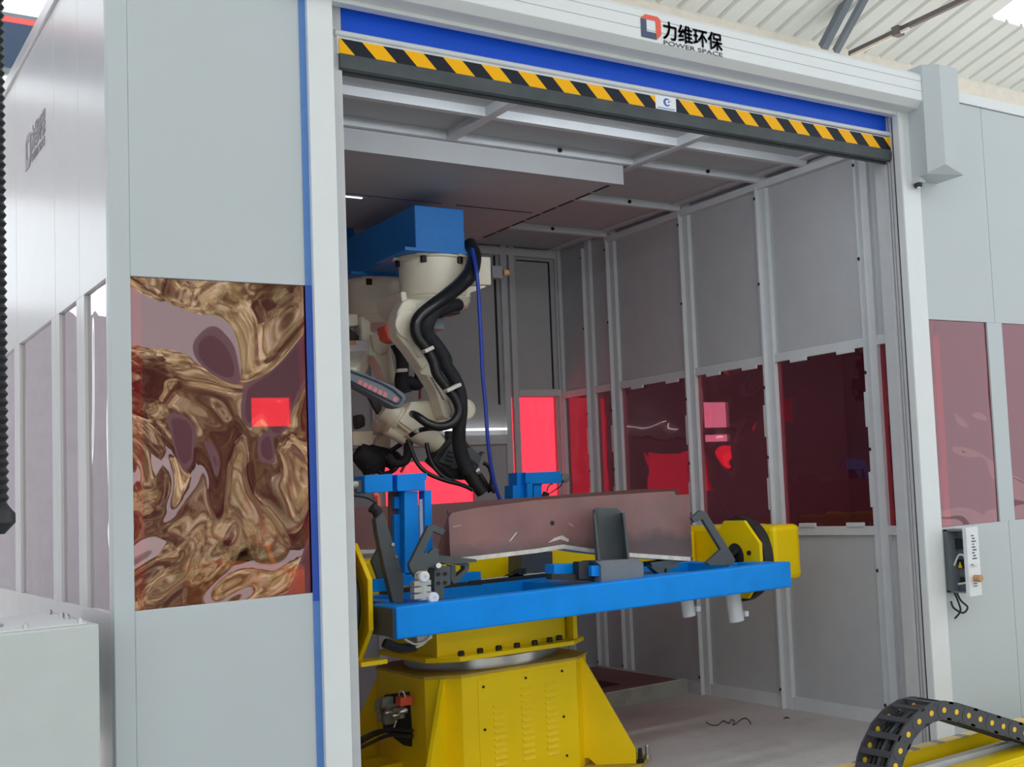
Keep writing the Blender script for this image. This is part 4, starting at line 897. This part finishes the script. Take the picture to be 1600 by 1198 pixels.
# ------------------------------------------------------------------ HALL ROOF beyond
YE = 7.0; ze = PY(1300, 75, YE).z
S = .24
x = -16.0; pts = []
prof_ = [(0, 0), (.215, 0), (.235, .045), (.27, .045), (.30, 0)]
xs_ = []
while x < 26:
    for dx, dz in prof_[:-1]: xs_.append((x+dx, dz))
    x += .30
b = MB(); bm = b.b
def roofz(y): return ze+(YE-y)*S
sk = [PY(1571, 0, 0), PY(1548, 27, 0), PY(1600, 43, 0)]
def roof_hit(px, py):
    d = ray(px, py); t = (ze+(YE-CAM.y)*S-CAM.z)/(d.z+S*d.y); return CAM+d*t
h1, h2_, h3 = roof_hit(1571, 2), roof_hit(1548, 27), roof_hit(1600, 43)
ycut = (h2_.y+h3.y)/2; xcut = (h1.x+h2_.x)/2
rows = [YE, ycut, -8.0]
vs = [[bm.verts.new((x_, y_, roofz(y_)+dz)) for x_, dz in xs_] for y_ in rows]
for r_ in range(2):
    for i in range(len(xs_)-1):
        if r_ == 1 and xcut < xs_[i][0] < xcut+6: continue
        bm.faces.new((vs[r_][i], vs[r_][i+1], vs[r_+1][i+1], vs[r_+1][i]))
rf = b.build('ceiling', 'corr'); rf['kind'] = 'structure'
sl = rf.modifiers.new('sheet', 'SOLIDIFY'); sl.thickness = .006
b = MB().box(1.5, 26, YE-.04, YE+.35, ze-3.2, ze+.045); struct(b.build('wall_far', 'beige'))
def roofpt(px, py, drop=0): p_ = roof_hit(px, py); return p_
ts = thing('roof_truss', 'dark grey roof bracing struts under the corrugated roof above the door housing', 'truss', tuple(PY(1300, 70, 6.6)))
def strut(nm, a, c, y0_, y1_, w, mat): MB().bar(PY(*a, y0_), PY(*c, y1_), w, w, (0, 0, 1)).build(nm, mat, ts)
strut('strut', (1286, 74), (1328, -8), 6.6, 6.0, .10, 'truss'); strut('strut', (1306, 80), (1354, -8), 6.3, 5.6, .075, 'truss')
strut('tie_rod', (1328, 84), (1420, 40), 6.3, 5.2, .055, 'purlin'); strut('tie_rod', (1420, 40), (1530, -12), 5.2, 4.2, .055, 'purlin')
q = PY(1403, 49, 5.35); MB().box(q.x-.055, q.x+.055, q.y-.055, q.y+.055, q.z-.055, q.z+.055).build('coupling', 'purlin', ts)
MB().bar(PY(1330, 87, 6.25), PY(1420, 44.5, 5.15), .03, .03).build('tie_rod', 'beige', ts)

# ------------------------------------------------------------------ adjoining cell on the right (dark inside)
struct(MB().box(6.75, 6.8, .05, YB, 0, 3.77).build('wall_far', 'inner'))
e0, e1 = PY(1085, 650, YB).x, PY(1139, 650, YB).x; ez0, ezm, ezn, ez1 = PY(1110, 690, YB).z, PY(1110, 679, YB).z, PY(1110, 668, YB).z, PY(1110, 628, YB).z
b = MB(); b.box(3.53, e0, YB, YB+.05, 0, 3.77); b.box(e0, e1, YB, YB+.05, 0, ez0); b.box(e0, e1, YB, YB+.05, ezm, ezn); b.box(e0, e1, YB, YB+.05, ez1, 3.77); b.box(e1, 6.8, YB, YB+.05, 0, 3.77)
struct(b.build('wall_back', 'inner'))
struct(MB().box(3.53, 6.8, 2.4, YB, 3.70, 3.77).build('ceiling', 'inner'))

# ------------------------------------------------------------------ world and lights
# unseen fill light added behind the door lintel to brighten the booth inside
ll = thing('lintel_fill', 'added fill light hidden inside the booth behind the door lintel', 'lamp', (1.6, .36, 3.6))
MB().box(.3, 2.9, .30, .42, 3.58, 3.654).build('fixture', 'frame', ll); 
la = D.lights.new('lintel_fill_light', 'AREA'); la.shape = 'RECTANGLE'; la.size = 2.5; la.size_y = .10; la.energy = 15; la.color = (.93, .97, 1)
lo = D.objects.new('lintel_fill_light', la); COL.objects.link(lo); lo.location = (1.6, .36, 3.575); lo.rotation_euler = (math.radians(52), 0, 0)
# hall front: unseen wall strip and beam added to darken the window reflection, the yard outside and an autumn hedge in the sun
struct(MB().box(2.15, 4.7, -8.4, -8.1, 0, 11).build('wall_front', 'reflection_pier'))
struct(MB().box(-1.2, 2.15, -8.35, -8.15, 5.2, 5.9).build('reflection_beam', 'reflection_pier'))
def leaf_mat():
    m, nt, N, L = nodes('autumn_leaves'); o = N.new('ShaderNodeOutputMaterial'); p = N.new('ShaderNodeBsdfPrincipled'); L.new(p.outputs[0], o.inputs[0])
    p.inputs['Roughness'].default_value = .7
    tc = N.new('ShaderNodeTexCoord'); v = N.new('ShaderNodeTexNoise'); v.inputs['Scale'].default_value = 3.2; v.inputs['Detail'].default_value = 9; v.inputs['Roughness'].default_value = .75
    L.new(tc.outputs['Object'], v.inputs['Vector']); r = N.new('ShaderNodeValToRGB'); L.new(v.outputs[0], r.inputs[0]); e = r.color_ramp.elements
    e[0].position = .40; e[0].color = rgb(92, 90, 70); e[1].position = .60; e[1].color = rgb(240, 234, 206)
    for ps, c in ((.46, rgb(150, 128, 98)), (.5, rgb(164, 170, 112)), (.54, rgb(206, 202, 158))): q = e.new(ps); q.color = c
    L.new(r.outputs[0], p.inputs['Base Color']); return m
LM = leaf_mat()
hg = MB()
for i in range(46):
    x, z = random.uniform(-6, 13), random.uniform(.2, 6.5); rr = random.uniform(.7, 1.3); y = -16.5+random.uniform(-.8, .8)
    mt = Matrix.Translation((x, y, z)) @ Matrix.Diagonal((rr, rr*.8, rr, 1)); bmesh.ops.create_icosphere(hg.b, subdivisions=3, radius=1, matrix=mt)
for v in hg.b.verts: v.co += Vector((random.uniform(-.12, .12), random.uniform(-.12, .12), random.uniform(-.12, .12)))
hgo = hg.build('hedge', LM); hgo['kind'] = 'stuff'; tag(hgo, 'autumn coloured hedge outside the hall mirrored in the left front window', 'hedge')
sun_d = D.lights.new('sun', 'SUN'); sun = D.objects.new('sun', sun_d); COL.objects.link(sun); sun_d.energy = 7; sun_d.angle = .01; sun_d.color = (1, .97, .92)
sun.rotation_euler = (math.radians(-29), 0, math.radians(6))
w = D.worlds.new('sky'); SC.world = w; w.use_nodes = True
nt = w.node_tree; bg = nt.nodes['Background']; bg.inputs[0].default_value = (.90, .955, 1.0, 1); bg.inputs[1].default_value = 1.0
SC.view_settings.view_transform = 'Standard'; SC.view_settings.look = 'None'; SC.view_settings.exposure = 0.75; SC.view_settings.gamma = 1
SC.view_settings.use_curve_mapping = False
SC.cycles.max_bounces = 12; SC.cycles.transparent_max_bounces = 24
